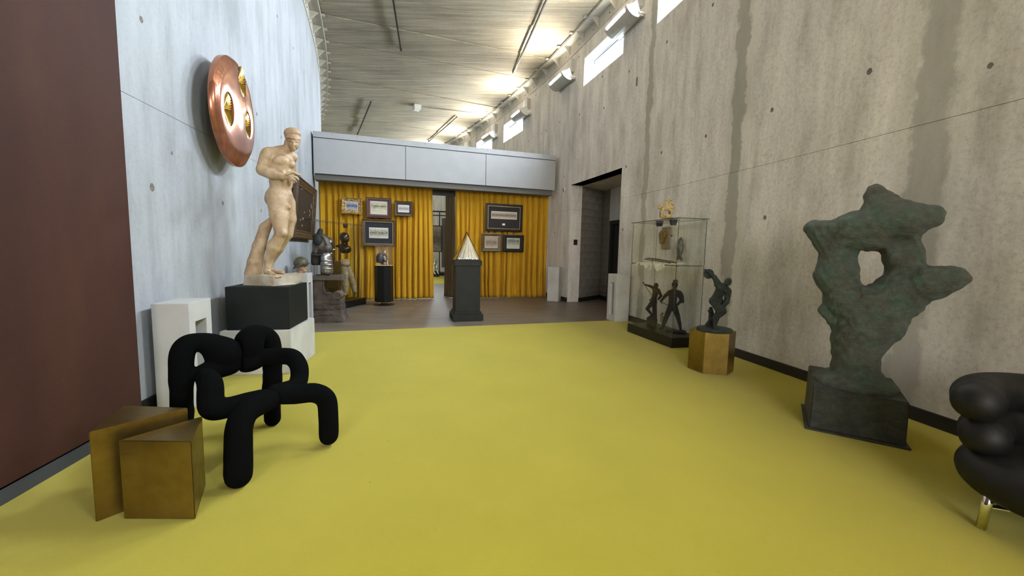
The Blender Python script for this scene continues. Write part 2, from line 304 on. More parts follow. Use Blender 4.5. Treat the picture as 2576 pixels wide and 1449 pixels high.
FIG = {
 'athlete': ((-2.7, 4.66, 0.952), 0.5251, [
  ('c', 0.02, [(0.119, 0.02, 1.515, 0.056), (0.169, 0.0, 1.632, 0.048)]),
  ('e', 0.015, (0.19, 0.0, 1.662), (0.076, 0.1, 0.104), -8),
  ('e', 0.004, (0.186, 0.01, 1.723), (0.088, 0.114, 0.066), -8),
  ('c', 0.007, [(0.112, 0.02, 1.681, 0.007), (0.125, -0.07, 1.658, 0.008), (0.159, -0.1, 1.65, 0.008), (0.202, -0.104, 1.647, 0.008), (0.247, -0.07, 1.653, 0.008), (0.271, 0.01, 1.672, 0.007)]),
  ('e', 0.02, (0.189, -0.035, 1.584), (0.054, 0.075, 0.054), -4),
  ('e', 0.014, (0.189, -0.066, 1.53), (0.021, 0.03, 0.018), 0),
  ('c', 0.007, [(0.192, -0.1, 1.612, 0.005), (0.192, -0.112, 1.586, 0.007), (0.192, -0.122, 1.563, 0.01)]),
  ('c', 0.008, [(0.147, -0.08, 1.62, 0.007), (0.167, -0.096, 1.622, 0.007), (0.186, -0.1, 1.618, 0.006)]),
  ('c', 0.008, [(0.2, -0.1, 1.617, 0.006), (0.222, -0.09, 1.624, 0.007), (0.243, -0.066, 1.627, 0.006)]),
  ('-e', 0.006, (0.167, -0.112, 1.597), (0.018, 0.018, 0.011), 0),
  ('-e', 0.006, (0.219, -0.108, 1.599), (0.017, 0.018, 0.011), 0),
  ('e', 0.003, (0.169, -0.086, 1.602), (0.011, 0.01, 0.006), 0),
  ('e', 0.003, (0.219, -0.083, 1.604), (0.01, 0.01, 0.006), 0),
  ('e', 0.005, (0.192, -0.099, 1.548), (0.017, 0.011, 0.004), 0),
  ('e', 0.005, (0.192, -0.095, 1.537), (0.015, 0.011, 0.005), 0),
  ('e', 0.006, (0.113, -0.01, 1.613), (0.012, 0.03, 0.024), 0),
  ('c', 0.03, [(-0.03, 0.02, 1.481, 0.066), (0.071, 0.03, 1.501, 0.071), (0.175, 0.07, 1.478, 0.061)]),
  ('e', 0.02, (-0.058, 0.0, 1.448), (0.076, 0.085, 0.088), 0),
  ('c', 0.012, [(-0.074, 0.0, 1.424, 0.072), (-0.115, 0.0, 1.298, 0.061)]),
  ('c', 0.012, [(-0.12, 0.0, 1.28, 0.062), (-0.051, -0.08, 1.237, 0.055), (0.084, -0.2, 1.2, 0.032)]),
  ('c', 0.008, [(0.092, -0.2, 1.2, 0.032), (0.148, -0.24, 1.209, 0.029)]),
  ('c', 0.003, [(0.156, -0.25, 1.226, 0.015), (0.203, -0.25, 1.241, 0.013), (0.249, -0.24, 1.229, 0.01)]),
  ('c', 0.002, [(0.163, -0.262, 1.208, 0.014), (0.201, -0.272, 1.2, 0.013), (0.22, -0.262, 1.179, 0.011)]),
  ('c', 0.002, [(0.155, -0.262, 1.188, 0.014), (0.185, -0.265, 1.171, 0.012), (0.2, -0.255, 1.153, 0.01)]),
  ('c', 0.002, [(0.143, -0.252, 1.173, 0.012), (0.169, -0.255, 1.154, 0.011), (0.181, -0.25, 1.138, 0.01)]),
  ('c', 0.004, [(0.114, -0.265, 1.223, 0.016), (0.163, -0.28, 1.25, 0.013), (0.194, -0.28, 1.242, 0.011)]),
  ('e', 0.03, (0.067, 0.02, 1.349), (0.13, 0.12, 0.158), 6),
  ('e', 0.018, (0.06, -0.075, 1.389), (0.077, 0.05, 0.054), -14),
  ('e', 0.018, (0.161, -0.04, 1.372), (0.044, 0.06, 0.052), 10),
  ('e', 0.03, (0.058, 0.02, 1.171), (0.119, 0.105, 0.142), 0),
  ('e', 0.014, (0.082, -0.075, 1.217), (0.031, 0.03, 0.086), 0),
  ('e', 0.014, (0.141, -0.06, 1.217), (0.028, 0.03, 0.087), 0),
  ('e', 0.03, (0.042, 0.03, 1.028), (0.131, 0.115, 0.111), 0),
  ('e', 0.03, (-0.038, 0.06, 0.979), (0.074, 0.1, 0.098), 0),
  ('-c', 0.014, [(-0.012, -0.108, 1.039, 0.006), (0.049, -0.122, 1.025, 0.006), (0.109, -0.112, 0.939, 0.006)]),
  ('e', 0.008, (0.128, -0.085, 0.885), (0.02, 0.03, 0.024), 0),
  ('c', 0.02, [(0.163, 0.09, 1.467, 0.057), (0.17, 0.15, 1.355, 0.047), (0.17, 0.16, 1.329, 0.046)]),
  ('c', 0.012, [(0.17, 0.16, 1.329, 0.046), (0.13, 0.17, 1.225, 0.037), (0.095, 0.15, 1.146, 0.027)]),
  ('c', 0.008, [(0.095, 0.15, 1.141, 0.027), (0.065, 0.145, 1.097, 0.024)]),
  ('c', 0.003, [(0.061, 0.15, 1.097, 0.013), (0.032, 0.145, 1.057, 0.01)]),
  ('c', 0.003, [(0.073, 0.15, 1.089, 0.013), (0.047, 0.145, 1.045, 0.011)]),
  ('c', 0.003, [(0.081, 0.15, 1.085, 0.012), (0.063, 0.145, 1.042, 0.01)]),
  ('c', 0.03, [(0.021, -0.02, 0.963, 0.113), (0.027, -0.06, 0.774, 0.092), (0.041, -0.1, 0.595, 0.066)]),
  ('e', 0.012, (0.06, -0.13, 0.586), (0.043, 0.05, 0.043), 0),
  ('c', 0.018, [(0.033, -0.09, 0.564, 0.062), (-0.034, -0.05, 0.428, 0.066), (-0.089, -0.02, 0.279, 0.043), (-0.107, -0.02, 0.171, 0.037)]),
  ('e', 0.02, (-0.053, -0.02, 0.437), (0.051, 0.07, 0.093), 12),
  ('c', 0.012, [(-0.112, -0.02, 0.148, 0.035), (-0.061, -0.1, 0.126, 0.027), (-0.019, -0.15, 0.11, 0.021)]),
  ('c', 0.002, [(-0.046, -0.17, 0.112, 0.011), (-0.031, -0.19, 0.1, 0.01)]),
  ('c', 0.002, [(-0.027, -0.165, 0.107, 0.011), (-0.012, -0.185, 0.097, 0.01)]),
  ('c', 0.002, [(-0.008, -0.15, 0.11, 0.012), (0.007, -0.17, 0.1, 0.011)]),
  ('c', 0.002, [(0.008, -0.13, 0.118, 0.013), (0.027, -0.15, 0.105, 0.012)]),
  ('c', 0.03, [(0.108, 0.06, 0.946, 0.093), (0.124, 0.07, 0.764, 0.077), (0.103, 0.08, 0.589, 0.065)]),
  ('c', 0.016, [(0.095, 0.08, 0.579, 0.061), (0.009, 0.13, 0.415, 0.057), (-0.072, 0.16, 0.25, 0.036), (-0.091, 0.16, 0.166, 0.036)]),
  ('c', 0.01, [(-0.08, 0.16, 0.143, 0.032), (0.001, 0.1, 0.141, 0.025), (0.05, 0.06, 0.133, 0.02)]),
  ('c', 0.02, [(-0.045, 0.08, 0.746, 0.035), (-0.115, 0.1, 0.649, 0.059), (-0.18, 0.1, 0.434, 0.066), (-0.224, 0.1, 0.252, 0.077), (-0.243, 0.1, 0.125, 0.092)]),
]),
 'discobolus': ((2.4, 4.72, 0.527), -0.4704, [
  ('e', 0.006, (0.109, 0.0, 0.563), (0.038, 0.048, 0.049), 12),
  ('e', 0.006, (0.098, -0.03, 0.541), (0.024, 0.025, 0.028), 12),
  ('c', 0.006, [(0.087, 0.0, 0.529, 0.024), (0.068, 0.0, 0.5, 0.029)]),
  ('c', 0.008, [(-0.003, 0.02, 0.523, 0.035), (0.06, 0.0, 0.504, 0.041), (0.115, -0.01, 0.462, 0.032)]),
  ('c', 0.01, [(0.045, 0.0, 0.48, 0.06), (0.02, 0.0, 0.413, 0.052), (-0.01, 0.01, 0.349, 0.052)]),
  ('e', 0.006, (0.032, -0.055, 0.484), (0.031, 0.025, 0.024), -30),
  ('e', 0.006, (0.078, -0.05, 0.463), (0.024, 0.025, 0.022), -30),
  ('c', 0.004, [(0.031, -0.062, 0.443, 0.01), (0.006, -0.06, 0.381, 0.01)]),
  ('e', 0.008, (-0.038, 0.02, 0.327), (0.042, 0.055, 0.05), 0),
  ('c', 0.008, [(0.004, 0.02, 0.537, 0.037), (-0.038, 0.03, 0.609, 0.027), (-0.096, 0.04, 0.663, 0.019)]),
  ('c', 0.004, [(-0.096, 0.03, 0.663, 0.017), (-0.14, 0.02, 0.69, 0.013)]),
  ('e', 0.004, (-0.101, 0.05, 0.643), (0.059, 0.011, 0.059), 0),
  ('c', 0.01, [(-0.021, -0.03, 0.329, 0.054), (0.039, -0.08, 0.228, 0.039)]),
  ('c', 0.006, [(0.04, -0.08, 0.223, 0.037), (0.011, -0.06, 0.148, 0.037), (-0.0, -0.04, 0.064, 0.025), (0.006, -0.04, 0.023, 0.023)]),
  ('c', 0.004, [(0.007, -0.04, 0.013, 0.021), (0.044, -0.09, 0.012, 0.014)]),
  ('c', 0.01, [(0.025, 0.04, 0.325, 0.054), (0.077, 0.0, 0.221, 0.039)]),
  ('c', 0.006, [(0.078, 0.0, 0.212, 0.039), (0.015, 0.05, 0.138, 0.034), (-0.049, 0.08, 0.075, 0.026), (-0.085, 0.09, 0.026, 0.022)]),
  ('c', 0.004, [(-0.085, 0.09, 0.026, 0.019), (-0.097, 0.07, 0.009, 0.015)]),
  ('c', 0.008, [(-0.054, 0.1, 0.226, 0.021), (-0.04, 0.1, 0.136, 0.034), (-0.033, 0.1, 0.006, 0.043)]),
  ('c', 0.004, [(-0.069, 0.06, 0.201, 0.017), (-0.051, 0.09, 0.18, 0.021)]),
  ('c', 0.008, [(0.116, -0.02, 0.454, 0.036), (0.107, -0.04, 0.331, 0.028), (0.043, -0.1, 0.231, 0.02)]),
  ('c', 0.003, [(0.043, -0.11, 0.232, 0.018), (0.02, -0.12, 0.208, 0.014)]),
]),
 'raised': ((2.427, 6.92, 0.162), -0.3373, [
  ('e', 0.004, (0.039, 0.0, 0.699), (0.04, 0.04, 0.045), 0),
  ('c', 0.004, [(0.038, 0.0, 0.665, 0.022), (0.04, 0.0, 0.631, 0.026)]),
  ('c', 0.006, [(-0.0, 0.0, 0.656, 0.028), (-0.06, -0.03, 0.686, 0.021), (-0.144, -0.05, 0.708, 0.015)]),
  ('c', 0.01, [(0.008, 0.0, 0.629, 0.029), (0.079, 0.0, 0.619, 0.029)]),
  ('c', 0.01, [(0.04, 0.0, 0.617, 0.051), (0.031, 0.0, 0.541, 0.046), (0.015, 0.0, 0.472, 0.044)]),
  ('c', 0.006, [(0.082, 0.0, 0.619, 0.028), (0.128, -0.01, 0.527, 0.022), (0.086, -0.05, 0.468, 0.018)]),
  ('c', 0.01, [(0.016, 0.0, 0.458, 0.048), (0.015, 0.0, 0.41, 0.058)]),
  ('c', 0.01, [(0.026, 0.0, 0.39, 0.042), (0.026, 0.0, 0.259, 0.029), (0.034, 0.0, 0.162, 0.021)]),
  ('c', 0.008, [(-0.013, -0.03, 0.398, 0.042), (-0.082, -0.07, 0.295, 0.029), (-0.003, -0.03, 0.192, 0.019)]),
  ('c', 0.003, [(-0.002, -0.04, 0.186, 0.016), (-0.04, -0.07, 0.167, 0.013)]),
  ('c', 0.004, [(0.056, 0.03, 0.368, 0.012), (0.071, 0.03, 0.14, 0.013)]),
  ('c', 0.004, [(-0.054, 0.0, 0.44, 0.01), (-0.003, 0.0, 0.457, 0.019)]),
]),
 'raised_rock': ((2.427, 6.92, 0.162), -0.3373, [
  ('e', 0.02, (-0.002, 0.0, 0.042), (0.084, 0.08, 0.078), 0),
  ('e', 0.02, (0.013, 0.0, 0.14), (0.058, 0.06, 0.045), 0),
  ('e', 0.02, (0.041, 0.0, 0.087), (0.052, 0.07, 0.077), 0),
  ('e', 0.02, (-0.057, 0.02, 0.097), (0.033, 0.05, 0.052), 0),
  ('e', 0.02, (-0.005, 0.0, -0.021), (0.091, 0.09, 0.026), 0),
]),
 'staff': ((2.427, 6.92, 0.162), -0.3373, [
  ('c', 0, [(-0.172, -0.05, 0.744, 0.006), (-0.026, -0.07, 0.535, 0.004)]),
  ('c', 0, [(-0.178, -0.05, 0.734, 0.01), (-0.162, -0.05, 0.741, 0.01)]),
]),
 'helmeted': ((2.581, 6.416, 0.162), -0.3824, [
  ('e', 0.004, (0.004, 0.0, 0.75), (0.047, 0.05, 0.05), 0),
  ('c', 0.003, [(-0.019, 0.0, 0.806, 0.012), (0.015, 0.0, 0.827, 0.013), (0.04, 0.02, 0.801, 0.013)]),
  ('e', 0.003, (0.006, -0.02, 0.72), (0.035, 0.04, 0.035), 0),
  ('c', 0.004, [(0.004, 0.0, 0.699, 0.026), (0.0, 0.0, 0.661, 0.035)]),
  ('c', 0.01, [(-0.063, 0.0, 0.626, 0.032), (-0.005, 0.0, 0.642, 0.041), (0.06, 0.0, 0.633, 0.035)]),
  ('c', 0.014, [(-0.009, 0.0, 0.61, 0.07), (-0.013, 0.0, 0.52, 0.059), (-0.017, 0.0, 0.43, 0.062)]),
  ('c', 0.006, [(-0.069, 0.0, 0.625, 0.035), (-0.13, -0.03, 0.567, 0.026), (-0.185, -0.06, 0.483, 0.019)]),
  ('c', 0.006, [(0.061, 0.0, 0.626, 0.036), (0.117, -0.01, 0.51, 0.028), (0.059, -0.06, 0.442, 0.02)]),
  ('e', 0.012, (0.093, 0.05, 0.585), (0.047, 0.05, 0.082), -25),
  ('e', 0.012, (0.126, 0.05, 0.517), (0.029, 0.035, 0.064), -15),
  ('c', 0.012, [(-0.038, 0.0, 0.39, 0.05), (-0.08, 0.0, 0.271, 0.039), (-0.11, 0.01, 0.157, 0.031), (-0.132, 0.02, 0.056, 0.02)]),
  ('c', 0.004, [(-0.135, 0.02, 0.043, 0.018), (-0.181, -0.03, 0.034, 0.014)]),
  ('c', 0.012, [(0.021, 0.0, 0.382, 0.05), (0.072, 0.0, 0.257, 0.037), (0.107, 0.0, 0.145, 0.027), (0.127, 0.0, 0.051, 0.019)]),
  ('c', 0.004, [(0.128, 0.0, 0.038, 0.017), (0.157, -0.03, 0.027, 0.015)]),
]),
 'sword': ((2.581, 6.416, 0.162), -0.3824, [
  ('c', 0, [(-0.208, -0.06, 0.475, 0.006), (0.044, -0.12, 0.386, 0.004)]),
  ('c', 0, [(-0.156, -0.07, 0.502, 0.005), (-0.185, -0.07, 0.44, 0.005)]),
]),
 'goose': ((2.558, 6.752, 0.162), -0.3621, [
  ('e', 0.004, (-0.001, 0.0, 0.136), (0.044, 0.04, 0.063), 0),
  ('c', 0.004, [(-0.028, 0.0, 0.181, 0.014), (-0.043, 0.0, 0.221, 0.013), (-0.019, 0.0, 0.253, 0.014), (-0.008, 0.0, 0.223, 0.011)]),
  ('c', 0.003, [(0.002, 0.0, 0.075, 0.025), (-0.0, 0.0, 0.007, 0.019)]),
  ('e', 0.005, (0.0, 0.0, -0.003), (0.038, 0.03, 0.011), 0),
]),
 'horse': ((2.271, 6.078, 1.928), -0.3576, [
  ('e', 0.006, (-0.0, 0.0, 0.003), (0.097, 0.07, 0.013), 0),
  ('c', 0.004, [(-0.067, -0.02, 0.011, 0.014), (-0.075, -0.02, 0.069, 0.017), (-0.056, -0.01, 0.116, 0.028)]),
  ('c', 0.004, [(-0.096, 0.03, 0.021, 0.012), (-0.093, 0.03, 0.086, 0.015), (-0.067, 0.02, 0.125, 0.022)]),
  ('c', 0.004, [(0.059, -0.02, 0.015, 0.014), (0.067, -0.02, 0.073, 0.017), (0.043, -0.01, 0.12, 0.027)]),
  ('c', 0.004, [(0.038, 0.03, 0.014, 0.012), (0.041, 0.03, 0.066, 0.014), (0.033, 0.02, 0.118, 0.022)]),
  ('c', 0.008, [(-0.057, 0.0, 0.141, 0.042), (-0.002, 0.0, 0.145, 0.039), (0.052, 0.0, 0.156, 0.041)]),
  ('c', 0.006, [(-0.075, 0.0, 0.158, 0.031), (-0.103, -0.01, 0.175, 0.02), (-0.118, -0.01, 0.146, 0.017)]),
  ('c', 0.005, [(0.085, 0.0, 0.155, 0.014), (0.1, 0.0, 0.121, 0.011)]),
  ('c', 0.006, [(-0.014, 0.0, 0.169, 0.028), (-0.006, 0.0, 0.215, 0.025), (-0.016, 0.0, 0.25, 0.015)]),
  ('e', 0.003, (-0.019, 0.0, 0.259), (0.018, 0.025, 0.02), 0),
  ('c', 0.006, [(0.035, 0.01, 0.175, 0.027), (0.041, 0.01, 0.215, 0.025), (0.045, 0.01, 0.25, 0.015)]),
  ('e', 0.003, (0.047, 0.01, 0.258), (0.018, 0.025, 0.02), 0),
  ('c', 0.003, [(-0.033, -0.02, 0.219, 0.011), (-0.06, -0.04, 0.194, 0.009)]),
  ('c', 0.003, [(0.06, -0.02, 0.211, 0.011), (0.088, -0.03, 0.181, 0.009)]),
  ('c', 0.004, [(-0.03, -0.04, 0.038, 0.022), (0.009, -0.05, 0.025, 0.022), (0.053, -0.05, 0.03, 0.016)]),
]),
 'bronze': ((2.85, 3.28, 0.36), -0.7154, [
  ('c', 0.07, [(0.02, 0.02, 1.54, 0.071), (0.086, 0.0, 1.38, 0.116), (0.173, 0.0, 1.315, 0.123)]),
  ('c', 0.07, [(0.077, 0.0, 1.38, 0.121), (0.221, -0.03, 1.327, 0.113), (0.332, -0.02, 1.353, 0.071), (0.359, 0.0, 1.391, 0.037)]),
  ('c', 0.07, [(-0.354, 0.0, 1.28, 0.072), (-0.25, 0.0, 1.221, 0.101), (-0.111, -0.05, 1.272, 0.112), (0.032, -0.06, 1.285, 0.112)]),
  ('c', 0.06, [(-0.186, 0.0, 1.162, 0.114), (-0.176, 0.0, 0.897, 0.135), (-0.099, 0.0, 0.686, 0.132)]),
  ('c', 0.06, [(0.18, 0.05, 1.257, 0.127), (0.229, 0.05, 1.026, 0.1), (0.223, 0.03, 0.777, 0.116)]),
  ('c', 0.07, [(0.212, 0.0, 0.818, 0.125), (0.373, -0.05, 0.866, 0.109), (0.479, -0.07, 0.9, 0.07), (0.51, -0.07, 0.916, 0.048)]),
  ('c', 0.07, [(-0.081, 0.0, 0.654, 0.136), (0.07, 0.0, 0.647, 0.124), (0.218, 0.0, 0.747, 0.12)]),
  ('c', 0.08, [(0.047, 0.0, 0.635, 0.168), (-0.0, 0.0, 0.383, 0.153), (0.002, 0.0, 0.216, 0.141), (0.007, 0.0, 0.083, 0.163)]),
  ('c', 0.08, [(0.274, 0.0, 0.682, 0.087), (0.152, 0.0, 0.51, 0.115), (0.08, 0.0, 0.363, 0.095)]),
  ('e', 0.06, (-0.004, 0.0, 0.006), (0.279, 0.27, 0.1), 0),
  ('c', 0.016, [(-0.237, -0.04, 0.594, 0.035), (-0.2, -0.03, 0.56, 0.039), (-0.125, 0.0, 0.482, 0.067)]),
  ('-e', 0.03, (0.035, 0.0, 0.972), (0.064, 0.75, 0.084), 0),
  ('-c', 0.05, [(0.024, -0.5, 0.991, 0.085), (0.031, -0.2, 0.981, 0.036)]),
  ('e', 0.05, (0.024, 0.0, 1.156), (0.148, 0.13, 0.062), 0),
  ('e', 0.05, (0.154, 0.02, 1.07), (0.055, 0.13, 0.091), 0),
  ('-e', 0.07, (0.201, -0.21, 1.105), (0.084, 0.12, 0.093), 0),
  ('-e', 0.06, (0.033, -0.26, 1.119), (0.103, 0.07, 0.036), 0),
  ('-e', 0.06, (0.038, -0.3, 0.587), (0.09, 0.1, 0.157), 20),
]),
 'mannequin': ((-3.49, 7.6, 0.865), 0.4305, [
  ('c', 0.01, [(-0.09, 0.0, 0.829, 0.043), (-0.112, 0.0, 0.74, 0.053)]),
  ('-e', 0.003, (-0.075, 0.0, 0.932), (0.133, 0.3, 0.053), -6),
  ('c', 0.02, [(-0.166, 0.0, 0.709, 0.06), (-0.053, 0.06, 0.714, 0.061)]),
  ('e', 0.015, (-0.14, -0.05, 0.636), (0.083, 0.085, 0.102), 0),
  ('c', 0.02, [(-0.095, 0.02, 0.609, 0.121), (-0.086, 0.02, 0.425, 0.108)]),
  ('c', 0.002, [(-0.177, 0.02, 0.387, 0.077), (-0.18, 0.02, 0.239, 0.083)]),
  ('-e', 0.002, (-0.184, 0.02, 0.076), (0.267, 0.6, 0.113), 0),
]),
 'cuirass': ((-3.49, 7.6, 0.865), 0.4305, [
  ('e', 0.03, (-0.076, 0.03, 0.565), (0.161, 0.135, 0.182), 0),
  ('c', 0.03, [(-0.139, 0.03, 0.446, 0.1), (-0.018, 0.02, 0.448, 0.102)]),
  ('e', 0.02, (0.017, -0.02, 0.508), (0.088, 0.12, 0.088), 0),
  ('e', 0.008, (-0.093, 0.02, 0.377), (0.175, 0.17, 0.013), 0),
  ('-e', 0.008, (-0.148, -0.15, 0.656), (0.081, 0.1, 0.098), 0),
  ('-e', 0.01, (-0.092, 0.0, 0.77), (0.073, 0.12, 0.06), 0),
  ('c', 0.006, [(-0.052, -0.07, 0.741, 0.015), (-0.013, -0.1, 0.654, 0.017), (0.012, -0.115, 0.582, 0.017)]),
]),
 'tassets': ((-3.49, 7.6, 0.865), 0.4305, [
  ('c', 0.004, [(-0.006, -0.05, 0.346, 0.098), (-0.002, -0.05, 0.228, 0.108), (0.016, -0.05, 0.094, 0.101)]),
  ('-e', 0.004, (-0.026, -0.22, 0.321), (0.013, 0.06, 0.039), 0),
  ('-e', 0.004, (0.005, -0.05, -0.107), (0.23, 0.5, 0.129), -8),
  ('e', 0.003, (-0.001, -0.06, 0.272), (0.109, 0.125, 0.013), 0),
  ('e', 0.003, (0.011, -0.07, 0.199), (0.108, 0.125, 0.013), 0),
  ('e', 0.003, (0.023, -0.07, 0.125), (0.095, 0.11, 0.014), 0),
]),
 'breastplate': ((-3.45, 8.12, 1.1), 0.4018, [
  ('e', 0.01, (-0.227, 0.0, 0.35), (0.129, 0.16, 0.143), 0),
  ('c', 0.012, [(-0.214, -0.02, 0.226, 0.072), (-0.084, -0.02, 0.244, 0.012)]),
  ('c', 0.01, [(-0.187, 0.0, 0.147, 0.058), (-0.162, 0.0, -0.01, 0.058)]),
]),
 'armet': ((-3.99, 9.5, 0.16), 0.3976, [
  ('e', 0.008, (0.051, 0.0, 1.465), (0.112, 0.12, 0.116), 0),
  ('e', 0.008, (0.084, -0.06, 1.418), (0.077, 0.07, 0.077), 0),
  ('c', 0.008, [(0.049, 0.0, 1.354, 0.069), (0.057, 0.0, 1.317, 0.073)]),
  ('-c', 0.002, [(0.016, -0.13, 1.442, 0.008), (0.152, -0.13, 1.428, 0.009)]),
]),
 'gorget': ((-3.99, 9.5, 0.16), 0.3976, [
  ('c', 0.01, [(0.048, 0.0, 1.298, 0.069), (0.048, 0.0, 1.252, 0.112)]),
  ('e', 0.012, (0.064, -0.02, 1.187), (0.138, 0.13, 0.103), 0),
  ('c', 0.008, [(-0.021, 0.0, 1.25, 0.06), (-0.123, 0.0, 1.257, 0.021)]),
  ('-c', 0.004, [(0.014, -0.15, 1.306, 0.017), (0.088, -0.17, 1.18, 0.01), (0.15, -0.14, 1.309, 0.017)]),
]),
 'breeches': ((-3.99, 9.5, 0.16), 0.3976, [
  ('c', 0.02, [(0.007, 0.0, 0.871, 0.077), (0.102, 0.0, 0.881, 0.078)]),
  ('e', 0.02, (0.05, 0.0, 0.843), (0.121, 0.13, 0.078), 0),
  ('c', 0.012, [(0.023, -0.02, 0.806, 0.086), (0.037, -0.02, 0.601, 0.082), (0.05, -0.02, 0.366, 0.078), (0.056, -0.02, 0.168, 0.061)]),
  ('c', 0.012, [(0.109, 0.03, 0.767, 0.07), (0.168, 0.04, 0.597, 0.07), (0.227, 0.04, 0.387, 0.071), (0.259, 0.04, 0.187, 0.053)]),
  ('c', 0.006, [(0.055, -0.02, 0.15, 0.052), (0.029, -0.06, 0.126, 0.043)]),
]),
 'soldier_head': ((-3.676, 7.069, 0.93), 0.4796, [
  ('e', 0.01, (-0.009, 0.0, 0.118), (0.068, 0.09, 0.092), 0),
  ('c', 0.01, [(-0.017, 0.0, 0.049, 0.049), (-0.018, 0.0, 0.007, 0.055)]),
  ('c', 0.004, [(0.052, -0.02, 0.105, 0.015), (0.07, -0.02, 0.077, 0.019)]),
  ('e', 0.006, (0.038, -0.01, 0.042), (0.037, 0.06, 0.031), 0),
]),
 'soldier_helmet': ((-3.676, 7.069, 0.93), 0.4796, [
  ('e', 0.006, (-0.014, 0.0, 0.174), (0.117, 0.135, 0.111), -14),
  ('-e', 0.004, (-0.005, 0.0, 0.035), (0.16, 0.25, 0.093), -14),
  ('c', 0.004, [(-0.126, 0.0, 0.084, 0.013), (-0.082, -0.12, 0.117, 0.012), (0.028, -0.13, 0.165, 0.012), (0.116, 0.0, 0.167, 0.011), (0.03, 0.13, 0.183, 0.013), (-0.09, 0.12, 0.127, 0.012), (-0.126, 0.0, 0.084, 0.013)]),
]),
 'umbrella': ((-3.113, 9.725, 0.975), 0.3098, [
  ('e', 0.006, (-0.062, 0.02, 0.151), (0.091, 0.1, 0.154), 0),
  ('-e', 0.004, (-0.091, -0.02, 0.0), (0.081, 0.2, 0.072), 0),
]),
 'seated': ((-3.113, 9.725, 0.975), 0.3098, [
  ('e', 0.003, (0.044, 0.0, 0.329), (0.027, 0.025, 0.033), 0),
  ('c', 0.004, [(0.039, 0.0, 0.286, 0.031), (0.047, 0.0, 0.191, 0.041)]),
  ('c', 0.003, [(0.038, -0.01, 0.163, 0.027), (0.092, -0.06, 0.155, 0.022), (0.1, -0.05, 0.06, 0.016), (0.109, -0.07, 0.023, 0.016)]),
  ('c', 0.003, [(0.019, -0.02, 0.153, 0.027), (0.055, -0.07, 0.146, 0.022), (0.046, -0.06, 0.041, 0.016)]),
  ('c', 0.003, [(0.057, -0.01, 0.268, 0.018), (0.101, -0.05, 0.212, 0.015)]),
  ('e', 0.004, (0.028, 0.03, 0.095), (0.046, 0.04, 0.082), 0),
]),
 'figure_far': ((-3.95, 20.5, 0.06), 0.1904, [
  ('e', 0.02, (0.043, 0.0, 0.76), (0.071, 0.09, 0.071), 0),
  ('c', 0.03, [(0.082, 0.0, 0.72, 0.049), (0.024, 0.0, 0.579, 0.059), (-0.016, 0.0, 0.417, 0.047)]),
  ('c', 0.02, [(-0.016, 0.0, 0.417, 0.043), (-0.035, -0.1, 0.221, 0.035), (0.045, -0.15, 0.064, 0.035)]),
  ('c', 0.02, [(0.024, 0.0, 0.458, 0.043), (0.124, 0.0, 0.258, 0.036), (0.203, -0.05, 0.08, 0.036)]),
  ('c', 0.02, [(0.102, 0.0, 0.74, 0.04), (0.142, 0.0, 0.58, 0.032), (0.103, -0.1, 0.383, 0.032)]),
]),
}
